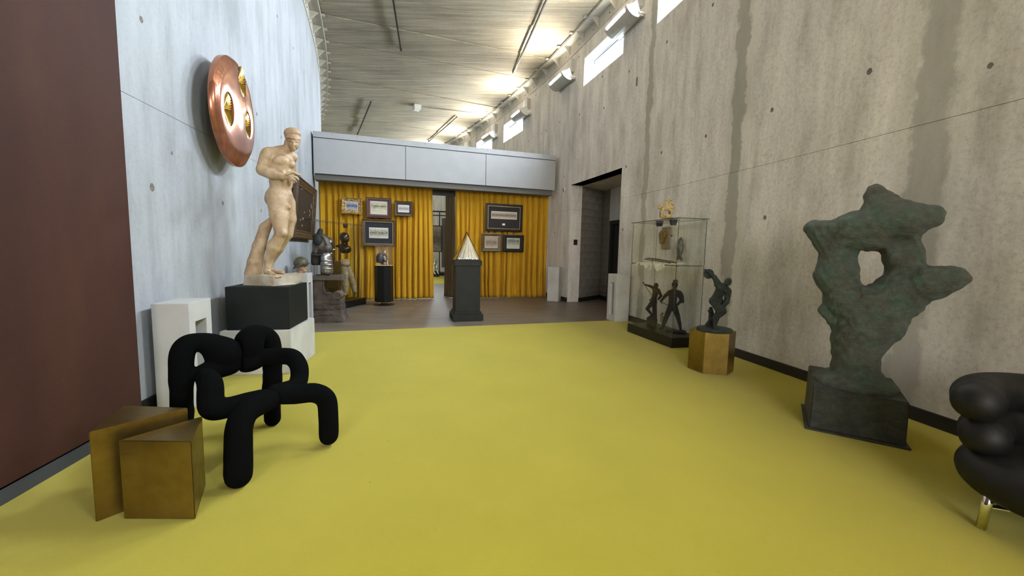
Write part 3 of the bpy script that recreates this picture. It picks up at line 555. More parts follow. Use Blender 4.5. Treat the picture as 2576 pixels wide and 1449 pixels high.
CHAIR = [
 ('backrest', [
  ('c', 0.02, [(0, -0.31328217778730916, 0.058, 0.062), (0, -0.31328217778730916, 0.3, 0.062), (0.0, -0.305, 0.504, 0.062), (0.0, -0.304, 0.536, 0.062), (0.0, -0.303, 0.582, 0.062), (0.0, -0.301, 0.631, 0.062), (0.0, -0.297, 0.669, 0.062), (-0.0, -0.291, 0.695, 0.061), (-0.001, -0.284, 0.714, 0.059), (-0.001, -0.275, 0.728, 0.058), (0.0, -0.264, 0.739, 0.056), (0.002, -0.251, 0.747, 0.054), (0.004, -0.236, 0.751, 0.051), (0.007, -0.22, 0.752, 0.05), (0.01, -0.203, 0.75, 0.05), (0.013, -0.186, 0.746, 0.053), (0.015, -0.168, 0.738, 0.058), (0.018, -0.15, 0.728, 0.064), (0.02, -0.133, 0.716, 0.07), (0.023, -0.115, 0.701, 0.075), (0.026, -0.097, 0.681, 0.081), (0.028, -0.081, 0.662, 0.086), (0.03, -0.07, 0.65, 0.09)]),
  ('e', 0.04, (0.03, -0.061, 0.625), (0.075, 0.112, 0.121), 0),
  ('c', 0.03, [(0.03, -0.016, 0.546, 0.049), (0.032, -0.035, 0.546, 0.049), (0.034, -0.063, 0.546, 0.049), (0.037, -0.093, 0.545, 0.049), (0.04, -0.12, 0.545, 0.05), (0.045, -0.143, 0.545, 0.051), (0.051, -0.165, 0.545, 0.052), (0.056, -0.184, 0.546, 0.053), (0.06, -0.198, 0.546, 0.054)]),
  ('-e', 0.003, (0.03, 0.537, 0.6), (0.6, 0.5, 0.9), 0),
]),
 ('armrest', [
  ('c', 0.015, [(0.06, -0.196, 0.529, 0.051), (0.078, -0.201, 0.53, 0.052), (0.104, -0.209, 0.531, 0.054), (0.133, -0.217, 0.533, 0.056), (0.16, -0.225, 0.534, 0.058), (0.186, -0.232, 0.535, 0.059), (0.212, -0.239, 0.537, 0.06), (0.237, -0.246, 0.537, 0.06), (0.26, -0.253, 0.536, 0.061), (0.281, -0.259, 0.533, 0.062), (0.299, -0.265, 0.528, 0.062), (0.316, -0.271, 0.522, 0.062), (0.33, -0.276, 0.513, 0.062), (0.34, -0.281, 0.501, 0.063), (0.347, -0.285, 0.486, 0.063), (0.353, -0.288, 0.47, 0.063), (0.36, -0.291, 0.456, 0.063), (0.37, -0.295, 0.443, 0.063), (0.38, -0.299, 0.43, 0.063), (0.39, -0.3, 0.418, 0.062), (0.4, -0.297, 0.409, 0.061), (0.408, -0.288, 0.404, 0.06), (0.416, -0.274, 0.402, 0.059), (0.423, -0.257, 0.401, 0.058), (0.43, -0.237, 0.401, 0.057), (0.438, -0.215, 0.402, 0.057), (0.445, -0.19, 0.404, 0.057), (0.453, -0.163, 0.407, 0.057), (0.46, -0.138, 0.409, 0.058), (0.468, -0.112, 0.41, 0.058), (0.477, -0.085, 0.411, 0.058), (0.485, -0.062, 0.411, 0.059), (0.49, -0.045, 0.412, 0.059)]),
]),
 ('backrest', [
  ('c', 0.02, [(0, 0.2611979243277989, 0.055, 0.058), (0, 0.2611979243277989, 0.3, 0.06), (0.0, 0.272, 0.346, 0.062), (0.0, 0.273, 0.395, 0.062), (0.0, 0.274, 0.466, 0.062), (0.0, 0.275, 0.54, 0.062), (0.0, 0.274, 0.598, 0.062), (-0.0, 0.272, 0.634, 0.061), (-0.001, 0.268, 0.659, 0.059), (-0.001, 0.263, 0.678, 0.058), (0.0, 0.254, 0.695, 0.056), (0.002, 0.241, 0.713, 0.054), (0.004, 0.225, 0.728, 0.051), (0.007, 0.207, 0.74, 0.049), (0.01, 0.189, 0.747, 0.05), (0.013, 0.171, 0.748, 0.054), (0.016, 0.152, 0.744, 0.061), (0.018, 0.134, 0.737, 0.069), (0.02, 0.119, 0.727, 0.075), (0.021, 0.109, 0.714, 0.08), (0.021, 0.1, 0.696, 0.084), (0.02, 0.094, 0.679, 0.088), (0.02, 0.09, 0.668, 0.09)]),
  ('e', 0.04, (0.02, 0.107, 0.617), (0.075, 0.083, 0.136), 0),
  ('c', 0.03, [(0.03, 0.062, 0.543, 0.058), (0.034, 0.079, 0.547, 0.058), (0.04, 0.105, 0.554, 0.058), (0.046, 0.131, 0.56, 0.057), (0.05, 0.148, 0.565, 0.057)]),
  ('-e', 0.003, (0.03, -0.463, 0.6), (0.6, 0.5, 0.9), 0),
]),
 ('armrest', [
  ('c', 0.015, [(0.05, 0.149, 0.574, 0.057), (0.066, 0.167, 0.574, 0.057), (0.089, 0.194, 0.575, 0.057), (0.115, 0.222, 0.576, 0.057), (0.14, 0.244, 0.576, 0.057), (0.165, 0.261, 0.577, 0.057), (0.19, 0.274, 0.577, 0.057), (0.215, 0.285, 0.577, 0.057), (0.24, 0.292, 0.572, 0.057), (0.264, 0.295, 0.563, 0.057), (0.288, 0.294, 0.549, 0.056), (0.311, 0.292, 0.534, 0.055), (0.33, 0.288, 0.518, 0.055), (0.346, 0.283, 0.501, 0.055), (0.358, 0.276, 0.481, 0.055), (0.369, 0.268, 0.461, 0.054), (0.38, 0.258, 0.445, 0.054), (0.391, 0.247, 0.433, 0.054), (0.401, 0.234, 0.423, 0.054), (0.41, 0.218, 0.415, 0.053), (0.42, 0.2, 0.41, 0.053), (0.43, 0.178, 0.409, 0.053), (0.441, 0.153, 0.412, 0.053), (0.451, 0.126, 0.415, 0.053), (0.46, 0.102, 0.418, 0.053), (0.469, 0.078, 0.421, 0.053), (0.478, 0.054, 0.423, 0.053), (0.485, 0.033, 0.426, 0.053), (0.49, 0.019, 0.427, 0.054)]),
]),
 ('front_leg', [
  ('c', 0.012, [(0.52, -0.034, 0.407, 0.063), (0.525, -0.048, 0.407, 0.063), (0.533, -0.067, 0.408, 0.064), (0.542, -0.09, 0.408, 0.064), (0.55, -0.112, 0.407, 0.065), (0.557, -0.135, 0.406, 0.065), (0.565, -0.159, 0.404, 0.066), (0.573, -0.181, 0.4, 0.066), (0.58, -0.201, 0.393, 0.066), (0.587, -0.218, 0.382, 0.066), (0.595, -0.231, 0.367, 0.067), (0.602, -0.243, 0.349, 0.067), (0.61, -0.253, 0.328, 0.067), (0.617, -0.261, 0.303, 0.068), (0.625, -0.266, 0.274, 0.068), (0.632, -0.271, 0.244, 0.069), (0.64, -0.276, 0.211, 0.069), (0.649, -0.282, 0.175, 0.07), (0.658, -0.287, 0.134, 0.07), (0.666, -0.293, 0.097, 0.07), (0.672, -0.296, 0.071, 0.07)]),
]),
 ('front_leg', [
  ('c', 0.012, [(0.5, 0.039, 0.412, 0.057), (0.507, 0.056, 0.409, 0.057), (0.517, 0.081, 0.405, 0.059), (0.529, 0.109, 0.4, 0.06), (0.54, 0.137, 0.396, 0.061), (0.55, 0.163, 0.394, 0.061), (0.561, 0.19, 0.393, 0.062), (0.571, 0.217, 0.391, 0.062), (0.58, 0.241, 0.385, 0.062), (0.588, 0.262, 0.374, 0.062), (0.596, 0.282, 0.361, 0.062), (0.603, 0.298, 0.344, 0.062), (0.61, 0.31, 0.324, 0.062), (0.617, 0.315, 0.3, 0.062), (0.623, 0.315, 0.272, 0.062), (0.629, 0.312, 0.242, 0.062), (0.635, 0.309, 0.21, 0.062), (0.641, 0.306, 0.174, 0.062), (0.647, 0.302, 0.134, 0.062), (0.652, 0.298, 0.097, 0.062), (0.655, 0.295, 0.072, 0.062)]),
]),
]
ORD = ['first', 'second', 'third', 'fourth', 'fifth', 'sixth', 'seventh', 'eighth', 'ninth', 'tenth']
# ------------------------------------------------------------------ helpers
def link(name, me, mat=None, parent=None, smooth=False):
    o = bpy.data.objects.new(name, me); COL.objects.link(o)
    if mat is not None and not me.materials: me.materials.append(MT[mat] if isinstance(mat, str) else mat)
    if parent is not None: o.parent = parent
    if smooth:
        me.polygons.foreach_set('use_smooth', [True]*len(me.polygons))
    return o
def tag(o, label=None, cat=None, group=None, kind=None):
    if label: o['label'] = label
    if cat: o['category'] = cat
    if group: o['group'] = group
    if kind: o['kind'] = kind
    return o
def thing(name, label, cat, loc=(0, 0, 0), rz=0., group=None):
    o = bpy.data.objects.new(name, None); COL.objects.link(o); o.empty_display_size = .1
    o.location = loc; o.rotation_euler = (0, 0, rz); return tag(o, label, cat, group)
def cp(o, parent=None):
    c = o.copy(); COL.objects.link(c)
    if parent is not None: c.parent = parent
    for ch in [x for x in o.children]: cp(ch, c)
    return c
class MB:
    def __init__(s): s.bm = bmesh.new()
    def box(s, c, d, rz=0., bev=0., rx=0., ry=0.):
        m = Matrix.Translation(Vector(c)) @ Matrix.Rotation(rz, 4, 'Z') @ Matrix.Rotation(ry, 4, 'Y') @ Matrix.Rotation(rx, 4, 'X') @ Matrix.Diagonal((d[0], d[1], d[2], 1))
        r = bmesh.ops.create_cube(s.bm, size=1, matrix=m)
        if bev:
            es = list({e for v in r['verts'] for e in v.link_edges})
            bmesh.ops.bevel(s.bm, geom=es, offset=bev, segments=2, affect='EDGES', clamp_overlap=True)
        return s
    def prism(s, poly, z0, z1, bev=0.):
        b = [s.bm.verts.new((p[0], p[1], z0)) for p in poly]; t = [s.bm.verts.new((p[0], p[1], z1)) for p in poly]
        n = len(poly); fs = [s.bm.faces.new(b[::-1]), s.bm.faces.new(t)]
        for i in range(n): fs.append(s.bm.faces.new((b[i], b[(i+1) % n], t[(i+1) % n], t[i])))
        if bev:
            es = list({e for f in fs for e in f.edges}); bmesh.ops.bevel(s.bm, geom=es, offset=bev, segments=2, affect='EDGES', clamp_overlap=True)
        return s
    def prism_y(s, poly, y0, y1):
        b = [s.bm.verts.new((p[0], y0, p[1])) for p in poly]; t = [s.bm.verts.new((p[0], y1, p[1])) for p in poly]
        n = len(poly); s.bm.faces.new(b); s.bm.faces.new(t[::-1])
        for i in range(n): s.bm.faces.new((b[i], t[i], t[(i+1) % n], b[(i+1) % n]))
        return s
    def tube(s, pts, r, seg=10, caps=True):
        pts = [Vector(p) for p in pts]; n = len(pts); rs = r if isinstance(r, (list, tuple)) else [r]*n
        rings = []; up = None
        for i, p in enumerate(pts):
            d = (pts[min(i+1, n-1)] - pts[max(i-1, 0)]).normalized()
            if up is None:
                up = d.orthogonal().normalized()
            else:
                up = (up - d*up.dot(d)); up = up.normalized() if up.length > 1e-6 else d.orthogonal().normalized()
            sd = d.cross(up)
            rings.append([s.bm.verts.new(p + (up*math.cos(2*math.pi*k/seg) + sd*math.sin(2*math.pi*k/seg))*rs[i]) for k in range(seg)])
        for a, b in zip(rings, rings[1:]):
            for k in range(seg): s.bm.faces.new((a[k], a[(k+1) % seg], b[(k+1) % seg], b[k]))
        if caps: s.bm.faces.new(rings[0][::-1]); s.bm.faces.new(rings[-1])
        return s
    def lathe(s, prof, seg=32, c=(0, 0, 0)):
        rings = []
        for (r, z) in prof:
            if r < 1e-5: rings.append([s.bm.verts.new((c[0], c[1], c[2]+z))])
            else: rings.append([s.bm.verts.new((c[0]+r*math.cos(2*math.pi*k/seg), c[1]+r*math.sin(2*math.pi*k/seg), c[2]+z)) for k in range(seg)])
        for a, b in zip(rings, rings[1:]):
            for k in range(seg):
                k2 = (k+1) % seg
                if len(a) == 1 and len(b) == 1: continue
                if len(a) == 1: s.bm.faces.new((a[0], b[k2], b[k]))
                elif len(b) == 1: s.bm.faces.new((a[k], a[k2], b[0]))
                else: s.bm.faces.new((a[k], a[k2], b[k2], b[k]))
        return s
    def build(s, name, mat, parent=None, smooth=False, fix=True):
        if fix: bmesh.ops.recalc_face_normals(s.bm, faces=s.bm.faces)
        me = bpy.data.meshes.new(name); s.bm.to_mesh(me); s.bm.free()
        return link(name, me, mat, parent, smooth)
def smooth_path(pts, n=8):
    P = [Vector(p) for p in pts]; out = []
    for i in range(len(P)-1):
        p0, p1, p2, p3 = P[max(i-1, 0)], P[i], P[i+1], P[min(i+2, len(P)-1)]
        for k in range(n):
            t = k/n
            out.append(.5*((2*p1) + (p2-p0)*t + (2*p0-5*p1+4*p2-p3)*t*t + (3*p1-p0-3*p2+p3)*t**3))
    out.append(P[-1]); return out
# ---- sculpting: signed distance fields meshed by surface nets
def sdf_eval(prims, h, pad=.05, noise_amp=0., noise_f=9.):
    lo = np.array([1e9]*3); hi = -lo
    for kind, k, *rest in prims:
        if kind[0] == '-': continue
        if kind == 'c':
            for p in rest[0]: lo = np.minimum(lo, np.array(p[:3])-p[3]); hi = np.maximum(hi, np.array(p[:3])+p[3])
        else:
            r = max(rest[1]); lo = np.minimum(lo, np.array(rest[0])-r); hi = np.maximum(hi, np.array(rest[0])+r)
    lo -= pad; hi += pad
    n = np.ceil((hi-lo)/h).astype(int)+1
    ax = [lo[i] + h*np.arange(n[i]) for i in range(3)]
    F = np.full(tuple(n), 1.0, np.float32)
    def sub(a, b, m):
        s = []
        for i in range(3):
            i0 = max(int((a[i]-m-lo[i])/h), 0); i1 = min(int((b[i]+m-lo[i])/h)+2, n[i]); s.append(slice(i0, max(i1, i0+1)))
        X, Y, Z = np.meshgrid(ax[0][s[0]], ax[1][s[1]], ax[2][s[2]], indexing='ij', sparse=True)
        return tuple(s), X, Y, Z
    for kind, k, *rest in prims:
        neg = kind[0] == '-'; m = max(2*k, .03) + 3*h
        segs = []
        if kind[-1] == 'c':
            pts = rest[0]
            for p, q in zip(pts, pts[1:]):
                p = np.array(p, float); q = np.array(q, float); r = max(p[3], q[3])
                s, X, Y, Z = sub(np.minimum(p, q)[:3]-r, np.maximum(p, q)[:3]+r, m)
                d = q-p; dd = d[0]**2+d[1]**2+d[2]**2+1e-12
                t = np.clip(((X-p[0])*d[0]+(Y-p[1])*d[1]+(Z-p[2])*d[2])/dd, 0, 1)
                D = np.sqrt((X-p[0]-t*d[0])**2+(Y-p[1]-t*d[1])**2+(Z-p[2]-t*d[2])**2)-(p[3]+t*d[3])
                segs.append((s, D))
        else:
            c, r = rest[0], rest[1]; a = R(rest[2]) if len(rest) > 2 else 0; rr = max(r)
            s, X, Y, Z = sub(np.array(c)-rr, np.array(c)+rr, m)
            x, y, z = X-c[0], Y-c[1], Z-c[2]
            x2, z2 = x*math.cos(a)-z*math.sin(a), x*math.sin(a)+z*math.cos(a)
            k0 = np.sqrt((x2/r[0])**2+(y/r[1])**2+(z2/r[2])**2); k1 = np.sqrt((x2/r[0]**2)**2+(y/r[1]**2)**2+(z2/r[2]**2)**2)+1e-9
            segs.append((s, k0*(k0-1)/k1))
        for s, D in segs:
            G = F[s]
            kk = max(k, 1e-4)
            if neg:
                hh = np.clip(.5-.5*(G+D)/kk, 0, 1); F[s] = G*(1-hh)+(-D)*hh+kk*hh*(1-hh)
            else:
                hh = np.clip(.5+.5*(G-D)/kk, 0, 1); F[s] = G*(1-hh)+D*hh-kk*hh*(1-hh)
    if noise_amp:
        X, Y, Z = np.meshgrid(*ax, indexing='ij', sparse=True)
        f = noise_f
        F += noise_amp*(np.sin(f*X+2*np.sin(.7*f*Z))*np.sin(f*1.1*Y+1.3)*np.sin(f*.9*Z+2.1*np.sin(.6*f*X)) + .5*np.sin(2.3*f*X+1)*np.sin(2.1*f*Z+2*np.sin(f*Y))+.45*np.sin(4.7*f*Z+3*np.sin(1.7*f*X))*np.sin(4.1*f*X+2*np.sin(2*f*Y)))
    return F, lo, h
def surface_nets(F, lo, h):
    s = F < 0
    nx, ny, nz = F.shape
    offs = [(i, j, k) for i in (0, 1) for j in (0, 1) for k in (0, 1)]
    cnt = np.zeros((nx-1, ny-1, nz-1), np.int8)
    for i, j, k in offs: cnt += s[i:nx-1+i, j:ny-1+j, k:nz-1+k]
    act = np.argwhere((cnt > 0) & (cnt < 8))
    idx = np.full(cnt.shape, -1, np.int64); idx[act[:, 0], act[:, 1], act[:, 2]] = np.arange(len(act))
    val = {o: F[act[:, 0]+o[0], act[:, 1]+o[1], act[:, 2]+o[2]] for o in offs}
    acc = np.zeros((len(act), 3)); num = np.zeros(len(act))
    for a in offs:
        for ax in range(3):
            if a[ax] == 0:
                b = list(a); b[ax] = 1; b = tuple(b)
                va, vb = val[a], val[b]; m = (va < 0) != (vb < 0)
                t = np.where(m, va/(va-vb+1e-12), 0)
                for c in range(3): acc[:, c] += np.where(m, a[c]+(t if c == ax else 0), 0)
                num += m
    V = lo + h*(act + acc/num[:, None])
    faces = []
    for ax in range(3):
        b, c = (ax+1) % 3, (ax+2) % 3
        sl0 = [slice(None)]*3; sl1 = [slice(None)]*3; sl0[ax] = slice(0, -1); sl1[ax] = slice(1, None)
        ch = s[tuple(sl0)] != s[tuple(sl1)]; ins = s[tuple(sl0)]
        e = np.argwhere(ch); e = e[(e[:, b] > 0) & (e[:, c] > 0)]
        e = e[(e[:, b] < F.shape[b]-1) & (e[:, c] < F.shape[c]-1)]
        if not len(e): continue
        q = []
        for db, dc in ((-1, -1), (0, -1), (0, 0), (-1, 0)):
            w = e.copy(); w[:, b] += db; w[:, c] += dc; q.append(idx[w[:, 0], w[:, 1], w[:, 2]])
        q = np.stack(q, 1); fl = ~ins[e[:, 0], e[:, 1], e[:, 2]]
        q[fl] = q[fl][:, ::-1]; q = q[(q >= 0).all(1)]; faces.append(q)
    return V, np.concatenate(faces)
def sculpt(name, prims, h, mat, parent=None, noise_amp=0., noise_f=9., loc=None, rz=None):
    F, lo, h = sdf_eval(prims, h, noise_amp=noise_amp, noise_f=noise_f); V, Q = surface_nets(F, lo, h)
    me = bpy.data.meshes.new(name)
    me.vertices.add(len(V)); me.vertices.foreach_set('co', V.astype(np.float32).ravel())
    me.loops.add(4*len(Q)); me.loops.foreach_set('vertex_index', Q.astype(np.int32).ravel())
    me.polygons.add(len(Q)); me.polygons.foreach_set('loop_start', np.arange(0, 4*len(Q), 4, dtype=np.int32))
    me.update(calc_edges=True); me.validate()
    o = link(name, me, mat, parent, True)
    if loc is not None: o.location = loc
    if rz is not None: o.rotation_euler = (0, 0, rz)
    return o
def rel(fig, parent):                                              # place a sculpted figure under its thing
    o, rz, pr = FIG[fig]
    d = Vector(o) - parent.location; d.rotate(Matrix.Rotation(-parent.rotation_euler.z, 3, 'Z'))
    return dict(prims=pr, loc=d, rz=rz - parent.rotation_euler.z)
def fig_in(fig, part, parent, h, mat, **kw):
    r = rel(fig, parent); return sculpt(part, r['prims'], h, mat, parent, loc=r['loc'], rz=r['rz'], **kw)

# ------------------------------------------------------------------ setting: walls
def arcpanel(name, rad, sgn, thick, ta, tb, za, zb, openings, mat, parent, gt=0., gz0=0., gz1=0.):
    ga = gt/2/rad*180/math.pi
    tb_ = {ta+ga, tb-ga}; zb_ = {za+gz0, zb-gz1}
    n = max(1, int((tb-ta)/.5))
    for i in range(1, n): tb_.add(ta+(tb-ta)*i/n)
    for a, b, c, d in openings:
        if b > ta and a < tb and d > za and c < zb:
            for x in (a, b):
                if ta+ga < x < tb-ga: tb_.add(x)
            for x in (c, d):
                if za+gz0 < x < zb-gz1: zb_.add(x)
    ts, zs = sorted(tb_), sorted(zb_)
    def solid(i, j):
        if i < 0 or j < 0 or i >= len(ts)-1 or j >= len(zs)-1: return False
        tm, zm = (ts[i]+ts[i+1])/2, (zs[j]+zs[j+1])/2
        return not any(a < tm < b and c < zm < d for a, b, c, d in openings)
    bm = bmesh.new(); vv = {}
    def v(i, j, l):
        if (i, j, l) not in vv: vv[i, j, l] = bm.verts.new(A(rad + (sgn*thick if l else 0), ts[i], zs[j]))
        return vv[i, j, l]
    for i in range(len(ts)-1):
        for j in range(len(zs)-1):
            if not solid(i, j): continue
            for l in (0, 1): bm.faces.new((v(i, j, l), v(i+1, j, l), v(i+1, j+1, l), v(i, j+1, l)))
            for (di, dj, p, q) in ((-1, 0, (i, j), (i, j+1)), (1, 0, (i+1, j), (i+1, j+1)), (0, -1, (i, j), (i+1, j)), (0, 1, (i, j+1), (i+1, j+1))):
                if not solid(i+di, j+dj): bm.faces.new((v(*p, 0), v(*q, 0), v(*q, 1), v(*p, 1)))
    if not bm.faces: bm.free(); return None
    bmesh.ops.recalc_face_normals(bm, faces=bm.faces)
    me = bpy.data.meshes.new(name); bm.to_mesh(me); bm.free()
    return link(name, me, mat, parent)
def arcstrip(bm, rad, ta, tb, z0, z1, r2=None, step=.5):
    n = max(1, int(round((tb-ta)/step)))
    r2 = rad if r2 is None else r2
    for i in range(n):
        a, b = ta+(tb-ta)*i/n, ta+(tb-ta)*(i+1)/n
        bm.faces.new([bm.verts.new(p) for p in (A(rad, a, z0), A(rad, b, z0), A(r2, b, z1), A(r2, a, z1))])
DOOR = (15.89, 18.52, -1, 3.2)
open_r = [DOOR] + [(a, b, WZ0, WZ1) for a, b in WIN]
ZJ = 2.548
def build_wall(name, rad, sgn, mat, seams, openings):
    bm = bmesh.new()
    def clear(t, z): return not any(a-.02 < t < b+.02 and c-.03 < z < d+.03 for a, b, c, d in openings)
    t = T0
    while t < T1-.2:
        if clear(t+.1, ZJ): arcstrip(bm, rad+sgn*.012, t, t+.2, ZJ-.02, ZJ+.02)
        t += .2
    for sm in seams:
        z = 0.
        while z < 7.1:
            if clear(sm, z+.05): arcstrip(bm, rad+sgn*.012, sm-.03, sm+.03, z, z+.1)
            z += .1
    me = bpy.data.meshes.new(name); bm.to_mesh(me); bm.free()
    root = link(name, me, 'con_j'); tag(root, kind='structure')
    br = [T0] + list(seams) + [T1]
    for i, (a, b) in enumerate(zip(br, br[1:])):
        for z0, z1, g0, g1 in ((0, ZJ, 0, .002), (ZJ, 7.25, .002, 0)):
            arcpanel('wall_panel', rad, sgn, .35, a, b, z0, z1, openings, mat, root, .014, g0, g1)
    return root
wall_right = build_wall('wall_right', R2, 1, 'con_r', [17.588 + 2.44*k for k in range(9)], open_r)
wall_left = build_wall('wall_left', R1, -1, 'con_l', [24.2 + 4.88*k for k in range(3)], [])
# tie holes left by the formwork: thin discs on the face, hole shade put into their dark colour
def hole_mesh():
    b = MB(); random.seed(3)
    pr = [(.030, .0), (.026, .0012), (.020, .0006), (.012, .0003), (0, .0002)]
    seg = 12; rings = []
    for r, z in pr:
        if r == 0: rings.append([b.bm.verts.new((0, -z, 0))]); continue
        rings.append([b.bm.verts.new((r*(1+.12*math.sin(3*k+1))*math.cos(2*math.pi*k/seg), -z, 1.25*r*math.sin(2*math.pi*k/seg))) for k in range(seg)])
    for p, q in zip(rings, rings[1:]):
        for k in range(seg):
            b.bm.faces.new((p[k], p[(k+1) % seg], q[(k+1) % seg], q[k]) if len(q) > 1 else (p[k], p[(k+1) % seg], q[0]))
    bmesh.ops.recalc_face_normals(b.bm, faces=b.bm.faces)
    me = bpy.data.meshes.new('tie_hole'); b.bm.to_mesh(me); b.bm.free(); me.materials.append(MT['hole']); return me
HM = hole_mesh()
def holes(root, rad, sgn, spots):
    for t, z, s in spots:
        o = bpy.data.objects.new('tie_hole', HM); COL.objects.link(o); o.parent = root
        o.location = A(rad - sgn*.001, t, z); o.rotation_euler = (0, 0, R(t) - math.pi/2 + (0 if sgn > 0 else math.pi)); o.scale = (.78*s, s, .78*s)
holes(wall_right, R2, 1, [(13.29, 5.11, 1), (14.47, 5.11, 1), (12.0, 3.2, 1), (13.26, 3.2, 1), (14.46, 3.21, 1), (15.77, 5.11, 1), (15.72, 3.19, 1), (11.98, 1.88, 1), (10.8, 3.19, 1.1), (9.85, 2.86, .8),
    (20.38, 5.1, 1), (21.29, 6.43, 1), (20.72, 5.09, .8), (19.4, 5.09, 1), (21.84, 5.11, 1), (16.97, 5.45, 1), (16.84, 4.71, 1), (18.14, 4.94, 1), (15.74, 1.89, 1), (19.53, 1.95, 1), (18.96, 3.48, .8), (23.1, 5.1, 1), (18.3, 6.43, 1), (19.3, 6.43, 1), (20.3, 6.43, 1), (15.74, 6.43, 1)])
holes(wall_left, R1, -1, [(11.53, 3.21, .9), (11.9, 2.22, .6), (11.54, 1.87, 1.2), (13.01, 1.87, .9), (15.78, 5.11, 1), (14.41, 3.22, .9), (15.82, 3.21, 1), (14.45, 1.89, .8), (19.27, 4.17, .8), (18.38, 3.21, 1), (17.24, 3.21, 1), (17.1, 5.11, 1), (18.4, 5.11, 1)])
# formwork box-out beside the lamp
o = MB().box((0, 0, 0), (.05, .012, .16)).build('recess_cover', 'con_j', wall_right); o.location = A(R2-.004, 15.44, 4.79); o.rotation_euler = (0, 0, R(15.44)-math.pi/2)
# end walls out of view
for nm, t in (('wall_rear', T0), ('wall_far', T1)):
    a, b = A(R1-.4, t), A(R2+.4, t); c = (a+b)/2
    o = MB().box((0, 0, 3.55), (7.3, .3, 7.3)).build(nm, 'con_l'); o.location = c; o.rotation_euler = (0, 0, R(t)); tag(o, kind='structure')
# floors
def floor(name, d0, d1, z, mat, u0=-9, u1=9):
    ps = [PL(u0, d0), PL(u1, d0), PL(u1, d1), PL(u0, d1)]
    o = MB().prism([(p.x, p.y) for p in ps], -.12, z).build(name, mat); return tag(o, kind='structure')
floor('floor', -16, 7.205, .0, 'carpet', -14, 10); floor('floor', 7.205, 16.3, -.004, 'vinyl', -10, 9); floor('floor', 16.3, 40, .0, 'carpet', -16, 9)
# ceiling: board formed strips with open joints
bm = bmesh.new(); arcstrip(bm, R1-.4, T0, T1, 7.06, 7.06, R2+.5, 1.)
me = bpy.data.meshes.new('ceiling'); bm.to_mesh(me); bm.free()
ceiling = tag(link('ceiling', me, 'con_j'), kind='structure')
t = 18.27-1.55*17; i = 0
while t < T1:
    a, b = max(t, T0)+.004, min(t+1.55, T1)-.004; dz = .012*math.sin(i*2.3)
    m = MB()
    q = [A(R1-.35, a), A(R2+.4, a), A(R2+.4, b), A(R1-.35, b)]
    lo = [m.bm.verts.new((p.x, p.y, ZC+dz)) for p in q]; hi = [m.bm.verts.new((p.x, p.y, ZC+.09)) for p in q]
    fs = [m.bm.faces.new(lo), m.bm.faces.new(hi[::-1])] + [m.bm.faces.new((lo[k], lo[(k+1) % 4], hi[(k+1) % 4], hi[k])) for k in range(4)]
    bmesh.ops.bevel(m.bm, geom=[e for e in fs[0].edges], offset=.012, segments=1, affect='EDGES')
    m.build('plank', 'ceil', ceiling); t += 1.55; i += 1
# steel ledge with gussets and clips along the head of both walls
def ledge(name, rad, s):
    bm = bmesh.new()
    prof = [(0, 6.60), (.016, 6.60), (.016, 6.885), (.235, 6.885), (.235, 6.865), (.25, 6.865), (.25, 6.93), (0, 6.93)]
    n = 96
    for i in range(n):
        a, b = T0+(T1-T0)*i/n, T0+(T1-T0)*(i+1)/n
        for (x0, z0), (x1, z1) in zip(prof, prof[1:]+prof[:1]):
            bm.faces.new([bm.verts.new(p) for p in (A(rad+s*x0, a, z0), A(rad+s*x0, b, z0), A(rad+s*x1, b, z1), A(rad+s*x1, a, z1))])
    bmesh.ops.remove_doubles(bm, verts=bm.verts, dist=.0005); bmesh.ops.recalc_face_normals(bm, faces=bm.faces)
    me = bpy.data.meshes.new(name); bm.to_mesh(me); bm.free(); root = tag(link(name, me, 'steel_paint'), kind='structure')
    g = MB()
    tri = [(rad+s*.016, 6.66), (rad+s*.016, 6.885), (rad+s*.225, 6.885)]
    gm = g.prism_y(tri, -.006, .006).build('gusset', 'steel_paint', root)
    cm = MB().box((rad+s*.285, 0, 6.925), (.09, .085, .035), bev=.008).build('clip', 'steel_paint', root)
    bo = MB().box((rad+s*.02, 0, 6.72), (.012, .03, .03), bev=.006).build('bolt', 'matte_black', root)
    def spread(o, t0, st):
        t = t0; first = True
        while t < T1:
            c = o if first else o.copy()
            if not first: COL.objects.link(c)
            c.location = (CX, CY, 0); c.rotation_euler = (0, 0, R(t)); first = False; t += st
    spread(gm, 3.2, .78); spread(cm, 3.0, .80); spread(bo, 3.45, .78)
ledge('trim_1', R1, 1); ledge('trim_2', R2, -1)
# baseboards
def base(name, rad, s, ta, tb, h, th, mat):
    bm = bmesh.new(); n = max(1, int((tb-ta)/.5))
    for i in range(n):
        a, b = ta+(tb-ta)*i/n, ta+(tb-ta)*(i+1)/n
        for (x0, z0), (x1, z1) in (((th, 0), (th, h)), ((th, h), (0, h+.004))):
            bm.faces.new([bm.verts.new(p) for p in (A(rad+s*x0, a, z0), A(rad+s*x0, b, z0), A(rad+s*x1, b, z1), A(rad+s*x1, a, z1))])
    me = bpy.data.meshes.new(name); bm.to_mesh(me); bm.free(); return tag(link(name, me, mat), kind='structure')
base('baseboard_left', R1, 1, T0, T1, .11, .012, 'skirt'); base('baseboard_right', R2, -1, T0, 15.89, .115, .012, 'skirt'); base('baseboard_right', R2, -1, 18.52, T1, .115, .012, 'skirt')
